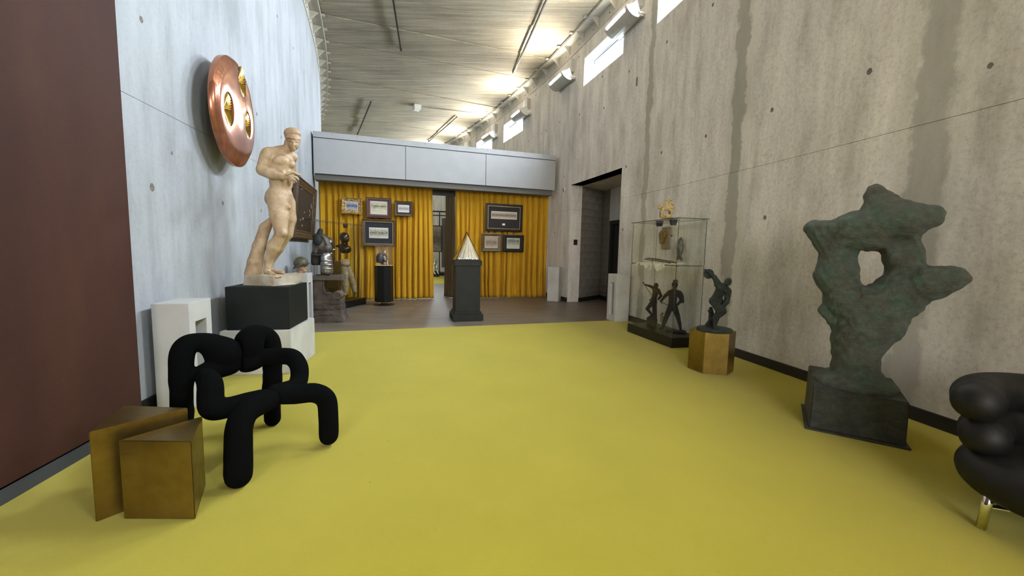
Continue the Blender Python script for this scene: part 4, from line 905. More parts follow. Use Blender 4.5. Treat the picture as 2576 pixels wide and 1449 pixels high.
# windows in the right wall
def window(i, a, b):
    m = (a+b)/2; w = (b-a)*math.pi/180*R2; hgt = WZ1-WZ0
    fr = MB(); y = .26
    for sx in (-1, 1): fr.box((sx*(w/2-.045), y, 0), (.09, .07, hgt))
    for sz in (-1, 1): fr.box((0, y, sz*(hgt/2-.04)), (w-.18, .07, .08))
    for sx in (-1, 1): fr.box((sx*(w/2-.008), .12, 0), (.016, .235, hgt))
    for sz in (-1, 1): fr.box((0, .12, sz*(hgt/2-.008)), (w-.032, .235, .016))
    root = fr.build('window_%d' % i, 'win_frame'); tag(root, kind='structure')
    g = MB()
    for sx in (-1, 1): g.box((sx*(w/2-.096), y-.037, 0), (.014, .006, hgt-.16))
    for sz in (-1, 1): g.box((0, y-.037, sz*(hgt/2-.086)), (w-.19, .006, .014))
    g.build('gasket', 'matte_black', root)
    MB().box((0, y+.01, 0), (w-.18, .008, hgt-.16)).build('pane', 'pane', root)
    root.location = A(R2, m, (WZ0+WZ1)/2); root.rotation_euler = (0, 0, R(m)-math.pi/2)
for i, (a, b) in enumerate(WIN): window(i+1, a, b)
# alcove behind the doorway opening
E0 = A(R2+.34, 18.52); K1 = Vector((2.66, 12.25, 0)); RB = 55.95; tb0 = math.degrees(math.atan2(K1.y-CY, K1.x-CX))
def block_wall(name, p, q, z1, first_con=0., inside=1, th=.2, e0=0., e1=0.):
    d = (q-p); ln = d.length; d.normalize(); ang = math.atan2(d.y, d.x)
    root = MB().box(((ln+e1-e0)/2, inside*(th/2+.02), z1/2), (ln+e0+e1, th, z1)).build(name, 'cmu'); root.location = p; root.rotation_euler = (0, 0, ang); tag(root, kind='structure')
    if first_con: MB().box((first_con/2, inside*.1, z1/2), (first_con, .2, z1), bev=.006).build('jamb', 'con_r', root)
    proto = {}
    rows = int(z1/.2)
    for r_ in range(rows):
        x = first_con+.006 - (.2 if r_ % 2 else 0)
        while x < ln-.03:
            a, b = max(x, first_con+.006), min(x+.394, ln)
            if b-a > .05:
                key = round(b-a, 2)
                if key not in proto:
                    proto[key] = MB().box((0, 0, 0), (b-a, .05, .193), bev=.004).build('block', 'cmu', root); o = proto[key]
                else:
                    o = proto[key].copy(); COL.objects.link(o)
                o.location = ((a+b)/2, inside*(.025 + .002*((r_*7+int(x*10)) % 3)), r_*.2+.1)
            x += .4
    return root
block_wall('wall_alcove', E0, K1, 3.2, 0, 1, e1=.3)
tdoor0, tdoor1 = 16.45, 18.66
Pb = A(RB, tdoor1)
block_wall('wall_alcove', K1, Pb, 3.2, 0, 1, e0=.3)
MB().box((0, 0, 0), (1, 1, 1)).bm.free()
bk = A(RB, 15.2); d = bk-Pb; o = MB().box((d.length/2, .1, 2.75), (d.length, .2, .9)).build('wall_alcove', 'con_r'); o.location = Pb; o.rotation_euler = (0, 0, math.atan2(d.y, d.x)); tag(o, kind='structure')
o = MB().box((d.length-.25, .1, 1.15), (.5, .2, 2.3)).build('wall_alcove', 'con_r'); o.location = Pb; o.rotation_euler = (0, 0, math.atan2(d.y, d.x)); tag(o, kind='structure')
ang = math.atan2(d.y, d.x); dl = d.length-.5
dr = MB(); dr.box((dl/2, .14, 1.14), (dl-.02, .05, 2.27), bev=.004); door = dr.build('door_1', 'dark_door'); door.location = Pb; door.rotation_euler = (0, 0, ang); tag(door, kind='structure')
f = MB(); f.box((.05, .09, 1.15), (.1, .14, 2.3)).box((dl-.05, .09, 1.15), (.1, .14, 2.3)).box((dl/2, .09, 2.25), (dl, .14, .1)); f.build('door_frame', 'dark_door', door)
f = MB(); f.box((.42, .10, 1.25), (.02, .03, 1.6), bev=.006); f.build('door_handle', 'steel_dk', door)
for nm, z in (('ceiling', 3.2),):
    q = [A(R2+.02, 15.4), A(R2+.02, 18.75), A(56.4, 19.6), A(56.4, 15.0)]
    o = MB().prism([(p.x, p.y) for p in q], z, z+.1).build(nm, 'con_r'); tag(o, kind='structure')
a_, b_ = A(R2+.34, 15.86), A(56.3, 15.86); d = b_-a_
o = MB().box((d.length/2, -.1, 1.6), (d.length, .2, 3.2)).build('wall_alcove', 'cmu'); o.location = a_; o.rotation_euler = (0, 0, math.atan2(d.y, d.x)); tag(o, kind='structure')
for nm, p_ in (('wall_alcove', K1),):
    o = MB().box((0, .33, 1.65), (1.8, .3, 3.4)).build(nm, 'cmu'); o.location = p_; o.rotation_euler = (0, 0, R(tb0)-math.pi/2); tag(o, kind='structure')  # unseen box added behind the corner to block sky light, no real wall
d = K1-E0; ang = math.atan2(d.y, d.x); o = MB().box((d.length/2, -.006, .055), (d.length, .012, .11)).build('baseboard_alcove', 'skirt'); o.location = E0; o.rotation_euler = (0, 0, ang); tag(o, kind='structure')
d = Pb-K1; o = MB().box((d.length/2, -.006, .055), (d.length, .012, .11)).build('baseboard_alcove', 'skirt'); o.location = K1; o.rotation_euler = (0, 0, math.atan2(d.y, d.x)); tag(o, kind='structure')
# small wall fittings
p = A(R2+.19, 18.52); o = thing('call_button', 'small dark bronze control plate on the doorway jamb', 'switch', (p.x, p.y, 1.66), R(18.52))
MB().box((0, -.012, 0), (.11, .024, .15), bev=.004).build('plate', 'maroon_frame', o); MB().box((0, -.026, .02), (.03, .008, .03), bev=.003).build('button', 'black', o)
p = A(R2, 18.936); o = thing('wall_sensor', 'round white sensor high on the concrete wall left of the doorway', 'sensor', (p.x, p.y, 3.13), R(18.936)-math.pi/2)
m = MB(); m.lathe([(0, 0), (.062, 0), (.065, .012), (.055, .03), (0, .03)], 24); b = m.build('housing', 'plastic_white', o, True); b.rotation_euler = (math.pi/2, 0, 0)
m = MB(); m.lathe([(.03, .03), (.03, .038), (0, .040)], 20); b = m.build('lens', 'cmu', o, True); b.rotation_euler = (math.pi/2, 0, 0)
# ------------------------------------------------------------------ bulkhead and curtains
bk = thing('bulkhead', 'pale grey laminate bulkhead spanning the hall above the gold curtains', 'bulkhead', (0, 0, 0), PANG)
U = [-1.43, .706, 2.821, 4.885]
for a, b in zip(U, U[1:]):
    MB().box(((a+b)/2, 10.93, 3.565), (b-a-.012, .02, .83), bev=.002).build('face_panel', 'bulk', bk)
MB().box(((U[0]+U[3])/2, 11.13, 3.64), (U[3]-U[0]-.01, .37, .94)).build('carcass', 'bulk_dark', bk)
MB().box(((U[0]+U[3])/2, 11.115, 4.063), (U[3]-U[0], .41, .134), bev=.003).build('cap_strip', 'bulk', bk)
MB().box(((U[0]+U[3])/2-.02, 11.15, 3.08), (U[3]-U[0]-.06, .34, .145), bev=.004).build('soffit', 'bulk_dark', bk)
MB().box((1.78, 11.60, 3.05), (.9, .04, .32)).build('valance', 'black', bk)
sc = MB().box((0, 0, 0), (.016, .008, .016), bev=.003).build('screw', 'steel_dk', bk); sc.location = (-1.0, 10.908, 4.09)
for k in range(1, 11):
    c = sc.copy(); COL.objects.link(c); c.location = (-1.0+.55*k, 10.908, 4.09)
def cloth(name, label, u0, u1, d, ztop, mat, seed, cat='curtain', along=None, nf=6.0, amp=.072):
    rng = random.Random(seed); nu = int(abs(u1-u0)*130)+20; nz = 36
    # irregular pleats: random knots of phase
    ks = []; u = u0
    ph = 0.; us = [u0]; phs = [0.]
    while u < u1:
        st = rng.uniform(.10, .24); u += st; ph += math.pi*2*rng.choice((.8, 1, 1, 1.25)); us.append(u); phs.append(ph)
    am = [rng.uniform(.45, 1.25) for _ in us]; sk = [rng.uniform(-.05, .05) for _ in us]; fl = [rng.uniform(.0, 1.) for _ in us]
    V = []
    for j in range(nz+1):
        t = (j/nz); tz = t**1.0; z = .012+(ztop-.012)*tz
        for i in range(nu+1):
            uu = u0+(u1-u0)*i/nu
            p = np.interp(uu, us, phs); a = np.interp(uu, us, am); s = np.interp(uu, us, sk); f = np.interp(uu, us, fl)
            low = 1-t
            A_ = amp*a*(.45+.75*min(1, low*1.3))
            off = A_*(1.15-2.3*abs(math.sin(p/2))**.8+.22*math.sin(2*p+1.3)) + .018*math.sin(3.1*p+6*low)*low
            off -= .10*f*max(0, (.14-t)/.14)**1.3                                 # hem spreading on the floor
            off += .02*math.sin(uu*9+low*14)*max(0, (.25-t)/.25)
            x = uu + s*low*1.1 + .012*math.cos(p)*low
            if along is None: V.append((x, d+off, z))
            else:
                q = along(uu); V.append((q[0]+off*q[2], q[1]+off*q[3], z))
    Fs = []
    for j in range(nz):
        for i in range(nu): k = j*(nu+1)+i; Fs.append((k, k+1, k+nu+2, k+nu+1))
    me = bpy.data.meshes.new(name); me.from_pydata(V, [], Fs); me.update()
    o = link(name, me, mat, None, True); o.rotation_euler = (0, 0, PANG); tag(o, label, cat)
    md = o.modifiers.new('thickness', 'SOLIDIFY'); md.thickness = .006; return o
cloth('curtain', 'gold velvet curtain hung behind the group of four small framed pictures', -1.41, 1.45, 11.49, 3.2, 'curtain', 4)
cloth('curtain', 'gold velvet curtain hung behind the large dark framed picture and two smaller ones', 2.10, 4.93, 11.49, 3.2, 'curtain', 11)
cloth('curtain', 'narrow dark brown curtain return folded back at the gap between gold curtains', 0, .70, 0, 3.0, 'curtain_back', 5, along=lambda s: (2.085-.15*s/.7, 11.56+s*.8, .95, .25), amp=.03)
# ------------------------------------------------------------------ framed pictures on the curtain
def bar_profile(w, h, fw, prof):
    """mitred frame: prof = list of (inset 0..1 of fw, depth) across the moulding, front towards -y"""
    bm = bmesh.new(); rings = []
    for ins, dep in prof:
        x, z = w/2-ins*fw, h/2-ins*fw
        rings.append([bm.verts.new((sx*x, -dep, sz*z)) for sx, sz in ((-1, -1), (1, -1), (1, 1), (-1, 1))])
    for a, b in zip(rings, rings[1:]+rings[:1]):
        for k in range(4): bm.faces.new((a[k], a[(k+1) % 4], b[(k+1) % 4], b[k]))
    bmesh.ops.recalc_face_normals(bm, faces=bm.faces)
    m = MB(); m.bm.free(); m.bm = bm; return m
WIDE = [(0, 0), (0, .035), (.18, .045), (.4, .03), (.8, .022), (1, .012), (1, 0)]
STEP = [(0, 0), (0, .03), (.25, .04), (.45, .040), (.5, .028), (.85, .030), (1, .02), (1, 0)]
def picture(label, u, z, w, h, fw, prof, fm, matm, phm, pw, ph, pdx=0., pdz=0., line=None, card=None, tilt=0., d=11.35, name='framed_picture', ornate=False):
    o = thing(name, label, 'picture', PL(u, d, z), PANG); o.rotation_euler = (R(2), tilt, PANG)
    f = bar_profile(w, h, fw, prof).build('frame', fm, o)
    if ornate:
        md = f.modifiers.new('cut', 'SUBSURF'); md.subdivision_type = 'SIMPLE'; md.levels = md.render_levels = 4
        tx = bpy.data.textures.new('carving', 'CLOUDS'); tx.noise_scale = .035; dm = f.modifiers.new('carve', 'DISPLACE'); dm.texture = tx; dm.strength = .022
    mb = MB().box((0, -.006, 0), (w-2*fw+.01, .010, h-2*fw+.01)).build('mat_board', matm, o)
    if line: bar_profile(w-2*fw+.03, h-2*fw+.03, .018, [(0, 0), (0, .030), (.5, .034), (1, .026), (1, 0)]).build('inner_fillet', line, o)
    MB().box((pdx, -.0125, pdz), (pw, .003, ph)).build('print', phm, mb)
    MB().box((pdx, -.0115, pdz), (pw+.02, .002, ph+.02)).build('print_border', 'card', mb)
    if card: MB().box((card[0], -.0125, card[1]), (.085, .003, .058)).build('caption_card', 'card', mb)
    return o
picture('small picture in a carved gilt frame, leftmost of the upper row on the curtain', -.61, 2.46, .50, .42, .105, WIDE, 'gilt', 'gilt_line', 'ph_blue', .27, .20, ornate=True, tilt=R(.6))
picture('maroon framed and matted pale field scene, middle of the upper row', .047, 2.435, .63, .53, .06, STEP, 'maroon_frame', 'maroon', 'ph_field', .395, .315, pdz=.005)
picture('small brown framed print of two grey strips on charcoal mat', .678, 2.453, .475, .40, .055, WIDE, 'wood_mid', 'grey_mat', 'ph_rows', .27, .175)
picture('wide wooden frame with navy mat and sepia crowd photo, below the upper row', .040, 1.787, .835, .70, .075, WIDE, 'wood_mid', 'navy', 'ph_crowd', .46, .255, line='gilt_line', d=11.33)
picture('largest dark frame with a wide sepia print and white caption card', 3.495, 2.335, 1.12, .785, .085, STEP, 'wood_black', 'brown_mat', 'ph_pano', .755, .19, pdz=.07, line='gilt_line', card=(-.01, -.19))
picture('gilt edged brown frame with a soft sepia print, under the largest dark frame', 3.128, 1.618, .60, .515, .10, WIDE, 'wood_mid', 'red_mat', 'ph_sepia', .35, .285, line='gilt_line')
picture('black framed valley print with pale border, lowest right picture on the curtain', 3.79, 1.607, .645, .50, .05, STEP, 'wood_black', 'green_mat', 'ph_valley', .375, .285)
# large dark drawing on the left wall
tp = 17.23; o = thing('framed_drawing', 'large dark brown framed drawing of pale swirls hung on left wall behind marble statue', 'picture', A(R1+.075, tp, 2.10), R(tp)+math.pi/2)
o.rotation_euler = (R(4.5), 0, R(tp)+math.pi/2)
bar_profile(1.98, 1.12, .15, [(0, 0), (0, .05), (.2, .085), (.38, .06), (.5, .062), (.8, .04), (1, .03), (1, 0)]).build('frame', 'wood_dark', o)
bar_profile(1.70, .84, .02, [(0, 0), (0, .040), (.5, .046), (1, .036), (1, 0)]).build('inner_fillet', 'wood_mid', o)
MB().box((0, -.022, 0), (1.70, .012, .84)).build('drawing', 'swirl', o)
# ------------------------------------------------------------------ rust red wall panel, copper disc
bm = bmesh.new()
ta, tb, r0, r1, z0, z1 = 2.0, 10.965, R1+.03, R1+.12, .10, 6.4
n = 30; vs = []
for i in range(n+1):
    t = ta+(tb-ta)*i/n; vs.append([bm.verts.new(A(r, t, z)) for r, z in ((r1, z0), (r1, z1), (r0, z1), (r0, z0))])
for a, b in zip(vs, vs[1:]):
    for k in range(4): bm.faces.new((a[k], a[(k+1) % 4], b[(k+1) % 4], b[k]))
bm.faces.new(vs[0]); bm.faces.new(vs[-1][::-1]); bmesh.ops.recalc_face_normals(bm, faces=bm.faces)
me = bpy.data.meshes.new('wall_cladding'); bm.to_mesh(me); bm.free()
rp = tag(link('wall_cladding', me, 'rust'), 'tall rust red steel panel covering the near end of left wall', 'panel')
base('kerb_strip', R1+.10, 1, ta, tb, .075, .012, 'kerb')
k = bpy.data.objects['kerb_strip']; del k['kind']; k.name = 'kick_strip'; k.parent = rp
# copper disc
RX, RZ = .49, .575
dt = 12.87; disc = thing('wall_relief', 'polished copper disc with three fluted brass hollows on left wall above the statue', 'relief', A(R1+.10, dt, 2.845), R(dt)+math.pi/2)
HOLES = [(-.245, -.03, .098, .175), (.235, -.055, .098, .150), (.135, .385, .098, .158)]
def disc_mesh():
    bm = bmesh.new(); loops = []
    def ell(cx, cz, a, b, n):
        vs = [bm.verts.new((cx+a*math.cos(2*math.pi*k/n), 0, cz+b*math.sin(2*math.pi*k/n))) for k in range(n)]
        es = [bm.edges.new((vs[k], vs[(k+1) % n])) for k in range(n)]; return es
    e = ell(0, 0, RX, RZ, 96)
    for h in HOLES: e += ell(*h, 40)
    bmesh.ops.triangle_fill(bm, use_beauty=True, edges=e)
    for f in list(bm.faces):
        c = f.calc_center_median()
        if any(((c.x-h[0])/h[2])**2+((c.z-h[1])/h[3])**2 < .97 for h in HOLES): bm.faces.remove(f)
    bmesh.ops.subdivide_edges(bm, edges=[e for e in bm.edges if not e.is_boundary], cuts=3, use_grid_fill=True)
    for v in bm.verts:
        r = math.sqrt((v.co.x/RX)**2+(v.co.z/RZ)**2); v.co.y = -.135 - .03*max(0, 1-r*r)
        if r > .93: v.co.y += .03*((r-.93)/.07)**2
        for h in HOLES:
            q = math.sqrt(((v.co.x-h[0])/h[2])**2+((v.co.z-h[1])/h[3])**2)
            v.co.y += .007*max(0, 1-abs(q-1)/.3)
    r = bmesh.ops.extrude_face_region(bm, geom=list(bm.faces)); vs = [g for g in r['geom'] if isinstance(g, bmesh.types.BMVert)]
    for v in vs: v.co.y = -.06
    bmesh.ops.recalc_face_normals(bm, faces=bm.faces); m = MB(); m.bm.free(); m.bm = bm; return m
d = disc_mesh().build('disc', 'copper', disc, True, fix=False)
md = d.modifiers.new('edge', 'EDGE_SPLIT'); md.split_angle = R(50)
MB().box((0, -.03, 0), (.5, .06, .5)).build('mount', 'matte_black', disc)
for h in HOLES:
    bm = bmesh.new(); n = 72; ctr = bm.verts.new((h[0], -.095, h[1])); ring0 = []; ring1 = []
    for k in range(n):
        a = 2*math.pi*k/n; w = .012 if k % 2 else -.004
        ring0.append(bm.verts.new((h[0]+.5*h[2]*math.cos(a), -.112-w*.6, h[1]+.5*h[3]*math.sin(a))))
        ring1.append(bm.verts.new((h[0]+1.06*h[2]*math.cos(a), -.136-w*.5, h[1]+1.06*h[3]*math.sin(a))))
    for k in range(n):
        k2 = (k+1) % n; bm.faces.new((ctr, ring0[k2], ring0[k])); bm.faces.new((ring0[k], ring0[k2], ring1[k2], ring1[k]))
    bmesh.ops.recalc_face_normals(bm, faces=bm.faces); m = MB(); m.bm.free(); m.bm = bm
    m.build('fluted_hollow', 'brass_bright', disc, fix=False)
# ------------------------------------------------------------------ plinths
def plinth(name, label, loc, rz, w, dp, h, mat, slot=True, sw=.5, z0=.12, z1=.17, group=None):
    """w along local x, dp along local y; the recess is in the +x face"""
    o = thing(name, label, 'plinth', loc, rz, group)
    bm = bmesh.new(); X, Y = w/2, dp/2; ys = [-Y, -Y*sw, Y*sw, Y]; zs = [0, z0, h-z1, h]
    def V(x, y, z): return bm.verts.new((x, y, z))
    g = [[V(X, y, z) for z in zs] for y in ys]
    for i in range(3):
        for j in range(3):
            if i == 1 and j == 1: continue
            bm.faces.new((g[i][j], g[i+1][j], g[i+1][j+1], g[i][j+1]))
    rc = w*.62; b = [V(X-rc, y, z) for y, z in ((ys[1], zs[1]), (ys[2], zs[1]), (ys[2], zs[2]), (ys[1], zs[2]))]
    c = [g[1][1], g[2][1], g[2][2], g[1][2]]
    for k in range(4): bm.faces.new((c[k], c[(k+1) % 4], b[(k+1) % 4], b[k]))
    bm.faces.new(b)
    l = [V(-X, y, z) for y, z in ((-Y, 0), (Y, 0), (Y, h), (-Y, h))]; bm.faces.new(l[::-1])
    bm.faces.new([g[0][j] for j in range(4)] + [l[3], l[0]]); bm.faces.new([g[3][j] for j in range(4)][::-1] + [l[1], l[2]])
    bm.faces.new([g[i][3] for i in range(4)] + [l[2], l[3]]); bm.faces.new([g[i][0] for i in range(4)][::-1] + [l[0], l[1]])
    bmesh.ops.recalc_face_normals(bm, faces=bm.faces); m = MB(); m.bm.free(); m.bm = bm
    b = m.build('shaft', mat, o); md = b.modifiers.new('arris', 'BEVEL'); md.width = .004; md.segments = 2; md.limit_method = 'ANGLE'
    return o
def at_corner(fl, rz, w, dp):                                        # centre from the front left corner
    c, s = math.cos(rz), math.sin(rz); return (fl[0]+c*w/2-s*dp/2, fl[1]+s*w/2+c*dp/2, 0)
plinth('slotted_plinth', 'tall white slotted plinth between rust panel and black box plinth', at_corner((-2.945, 3.27), R(15), .265, .40), R(15), .265, .40, .905, 'white_paint')
plinth('slotted_plinth', 'white slotted plinth carrying the helmeted clay head, behind the marble statue', (-3.72, 7.10, 0), R(12), .30, .34, .93, 'white_paint')
plinth('slotted_plinth', 'grey slotted plinth at the right end of gold curtains', (1.20, 11.44, 0), R(162), .32, .36, .966, 'white_con')
plinth('slotted_plinth', 'grey slotted plinth between doorway and tall glass case', (2.20, 8.33, 0), R(196), .31, .34, .962, 'white_con')
b = MB(); b.box((0, 0, .24), (.70, .85, .48), bev=.006)
o = b.build('statue_block', 'white_con'); o.location = (-2.404-.345+.06, 4.345-.06+.43, 0); o.rotation_euler = (0, 0, R(10))
o.location = (-2.404 - math.cos(R(10))*.35 - math.sin(R(10))*.425, 4.345 - math.sin(R(10))*.35 + math.cos(R(10))*.425, 0)
tag(o, 'low white concrete block under the black box of the marble statue', 'plinth')
b = MB(); b.box((0, 0, .234), (.625, .66, .468), bev=.004); o = b.build('black_box_plinth', 'black_paint')
o.location = (-2.446 - math.cos(R(11))*.3125 - math.sin(R(11))*.33, 4.405 - math.sin(R(11))*.3125 + math.cos(R(11))*.33, .482); o.rotation_euler = (0, 0, R(11))
tag(o, 'dark black-green box plinth directly under the marble statue', 'plinth')
# marble statue
st = thing('marble_statue', 'weathered marble statue of a nude athlete in a close cap, on the black box', 'statue', FIG['athlete'][0], FIG['athlete'][1])
fig_in('athlete', 'figure', st, .0075, 'marble')
def rough_block(poly, z0, z1, seed, name, mat, parent, loc=None, rz=0., amp=.012):
    m = MB().prism(poly, z0, z1); bm = m.bm
    bmesh.ops.triangulate(bm, faces=bm.faces); bmesh.ops.subdivide_edges(bm, edges=bm.edges, cuts=5, use_grid_fill=True)
    rg = random.Random(seed); q = [rg.uniform(0, 6) for _ in range(6)]
    for v in bm.verts:
        x, y, z = v.co; dd = amp*(math.sin(11*x+q[0])*math.sin(13*y+q[1])+.5*math.sin(27*x+q[2]+9*z)*math.sin(24*y+q[3]))
        if z > z0+.004: v.co += Vector((x, y, 0)).normalized()*dd + Vector((0, 0, dd*.5))
    o = m.build(name, mat, parent, True); md = o.modifiers.new('edge', 'EDGE_SPLIT'); md.split_angle = R(40)
    if loc is not None: o.location = loc; o.rotation_euler = (0, 0, rz)
    return o
so = st.location; rr = -st.rotation_euler.z
poly = [Vector((x-so.x, y-so.y)) for x, y in ((-3.01, 4.50), (-2.64, 4.46), (-2.545, 4.72), (-2.60, 4.99), (-2.95, 5.0), (-3.03, 4.8))]
poly = [(p.x*math.cos(rr)-p.y*math.sin(rr), p.x*math.sin(rr)+p.y*math.cos(rr)) for p in poly]
rough_block(poly, 0, .112, 2, 'base', 'marble_base', st, amp=.02)
# clay head with helmet
hd = thing('helmeted_head', 'terracotta portrait head under an olive drab helmet on white plinth', 'bust', (FIG['soldier_head'][0][0], FIG['soldier_head'][0][1], .93), 0)
fig_in('soldier_head', 'head', hd, .006, 'clay'); fig_in('soldier_helmet', 'helmet', hd, .006, 'helmet')
# ------------------------------------------------------------------ brass prism stools
def prism3(label, pts, h, name='brass_prism'):
    cx = sum(p[0] for p in pts)/3; cy = sum(p[1] for p in pts)/3
    m = MB().prism([(p[0]-cx, p[1]-cy) for p in pts], 0, h, bev=.004); o = m.build(name, 'brass'); o.location = (cx, cy, 0); return tag(o, label, 'stool')
prism3('triangular aged brass prism stool next to the rust red panel, behind its twin', [(-2.061, 1.906), (-1.835, 2.235), (-2.215, 2.25)], .469)
prism3('triangular aged brass prism stool in front of its twin, nearest to viewer', [(-1.949, 1.936), (-1.590, 1.944), (-1.765, 2.245)], .416)
# ------------------------------------------------------------------ black tube chair
O3 = Vector((-1.985, 2.83, 0)); ca = math.atan2(-.514, .858)
ch = thing('tube_chair', 'black knit upholstered sculptural chair made of bent padded tubes', 'chair', O3, ca)
for part, segs in CHAIR:
    sculpt(part, segs, .009, 'knit', ch)
# ------------------------------------------------------------------ dark pedestal with glass pyramid
pa = R(15.5); pc = Vector((-.924, 8.135, 0))
o = thing('dark_pedestal', 'tall charcoal pedestal with stepped foot under the glass pyramid', 'pedestal', pc, pa)
MB().box((0, 0, .065), (.60, .60, .13), bev=.005).build('foot', 'grey_paint', o)
MB().box((0, 0, .155), (.54, .54, .05), bev=.008).build('foot_moulding', 'grey_paint', o)
MB().box((0, 0, .63), (.485, .485, .92), bev=.004).build('shaft', 'grey_paint', o)
MB().box((0, 0, 1.14), (.535, .535, .105), bev=.004).build('cap', 'grey_paint', o)
g = thing('glass_pyramid', 'clear glass pyramid with dark edges over folded paper on charcoal pedestal', 'display case', (pc.x, pc.y, 1.193), pa)
s = .235; ap = (0, 0, .56); cs = [(-s, -s, 0), (s, -s, 0), (s, s, 0), (-s, s, 0)]
for k in range(4):
    m = MB(); a, b = cs[k], cs[(k+1) % 4]; m.bm.faces.new([m.bm.verts.new(p) for p in (a, b, ap)]); q = m.build('glass_face', 'glass', g)
    q.modifiers.new('t', 'SOLIDIFY').thickness = .004
for k in range(4):
    MB().tube([cs[k], ap], [.006, .005], 6).build('edge_strip', 'gun', g)
m = MB(); m.box((0, 0, .004), (.48, .48, .008)).build('base_plate', 'gun', g)
bm = bmesh.new(); n = 44; t_ = bm.verts.new((.02, 0, .49)); ring = []
for k in range(n):
    a = 2*math.pi*k/n; r_ = (.205 if (k//2) % 2 else .150)*(1+.12*math.sin(3*a+1)); ring.append(bm.verts.new((r_*math.cos(a), r_*math.sin(a), .012)))
mid = [bm.verts.new((.02+.42*(v.co.x), .42*v.co.y, .27)) for v in ring]
for k in range(n):
    k2 = (k+1) % n; bm.faces.new((ring[k], ring[k2], mid[k2], mid[k])); bm.faces.new((mid[k], mid[k2], t_))
m = MB(); m.bm.free(); m.bm = bm
q = m.build('folded_sheet', 'paper'); q.location = (pc.x, pc.y, 1.199); q.rotation_euler = (0, 0, pa); tag(q, 'pale pleated paper cone standing inside the glass pyramid', 'sculpture')
rg = random.Random(5)
for k in range(9):
    m = MB(); r_ = rg.uniform(.016, .028); bmesh.ops.create_icosphere(m.bm, subdivisions=1, radius=r_)
    for v in m.bm.verts: v.co *= rg.uniform(.75, 1.2); 
    q = m.build('crystal', 'crystal'); xx = -.17+.042*k; p = Vector((xx, -.215+.008*math.sin(k*2), 0)); p.rotate(Matrix.Rotation(pa, 3, 'Z'))
    q.location = (pc.x+p.x, pc.y+p.y, 1.201+r_*.8); tag(q, ORD[k] + ' white crystal lump from the left at the foot of the paper cone', 'crystal', 'crystals inside the glass pyramid')
# ------------------------------------------------------------------ glass cases
def vitrine(label, loc, rz, Lx, Wy, H, bh, shelf=None, pucks=(), top_over=.01, side_only=False):
    o = thing('glass_case', label, 'display case', loc, rz)
    MB().box((Lx/2, Wy/2, bh/2), (Lx, Wy, bh), bev=.003).build('base', 'black', o)
    t = .008
    def gl(name, c, d):
        q = MB().box(c, d).build(name, 'glass', o); return q
    i = .012
    gl('front_glass', (Lx/2, i, (bh+H)/2), (Lx-2*i, t, H-bh-.004)); gl('back_glass', (Lx/2, Wy-i, (bh+H)/2), (Lx-2*i, t, H-bh-.004))
    gl('side_glass', (i, Wy/2, (bh+H)/2), (t, Wy-2*i-2*t, H-bh-.004)); gl('side_glass', (Lx-i, Wy/2, (bh+H)/2), (t, Wy-2*i-2*t, H-bh-.004))
    gl('top_glass', (Lx/2, Wy/2, H+.004), (Lx+2*top_over, Wy+2*top_over, .008))
    for x in (i, Lx-i):
        for y in (i, Wy-i): MB().box((x, y, (bh+H)/2), (.006, .006, H-bh-.01)).build('glass_arris', 'glass_edge', o)
    for x in (-top_over, Lx+top_over): MB().box((x, Wy/2, H+.004), (.004, Wy+2*top_over, .009)).build('top_edge', 'glass_edge', o)
    for y in (-top_over, Wy+top_over): MB().box((Lx/2, y, H+.004), (Lx+2*top_over, .004, .009)).build('top_edge', 'glass_edge', o)
    for x in (.05, Lx-.05):
        for y in (.03, Wy-.03): MB().box((x, y, H-.018), (.022, .022, .03), bev=.004).build('clip', 'silver', o)
    if shelf:
        gl('shelf', (Lx/2, Wy/2, shelf), (Lx-.05, Wy-.05, .008))
        e = MB().box((Lx/2, .026, shelf), (Lx-.05, .003, .010)).box((Lx-.026, Wy/2, shelf), (.003, Wy-.05, .010)).build('shelf_edge', 'glass_edge', o)
        for x in (.026, Lx-.026): MB().box((x, .03, shelf-.004), (.03, .022, .018), bev=.004).build('shelf_clip', 'matte_black', o)
    for x, y in pucks:
        m = MB(); m.lathe([(0, -.085), (.042, -.085), (.05, -.06), (.05, -.035), (.058, -.03), (.058, -.004), (0, -.004)], 20, (x, y, H)); m.build('spotlight', 'matte_black', o)
    return o
VA = Vector((2.075, 7.132, 0)); vdir = math.atan2(-.968, .251); VL, VW = 1.253, .50
vitrine('tall glass display case on black base against right concrete wall', VA, vdir, VL, VW, 1.915, .152, 1.225, ((.665, .085), (.987, .105)))
LA = Vector((-4.006, 8.178, 0)); ldir = math.atan2(.98, .196)
vitrine('long glass display case on black base along left wall, breeches inside', LA, ldir, 1.89, .36, 1.93, .153, None, ((1.35, .18),))
def loc_in(A_, ang, x, y, z): return A_ + Vector((x*math.cos(ang)-y*math.sin(ang), x*math.sin(ang)+y*math.cos(ang), z))
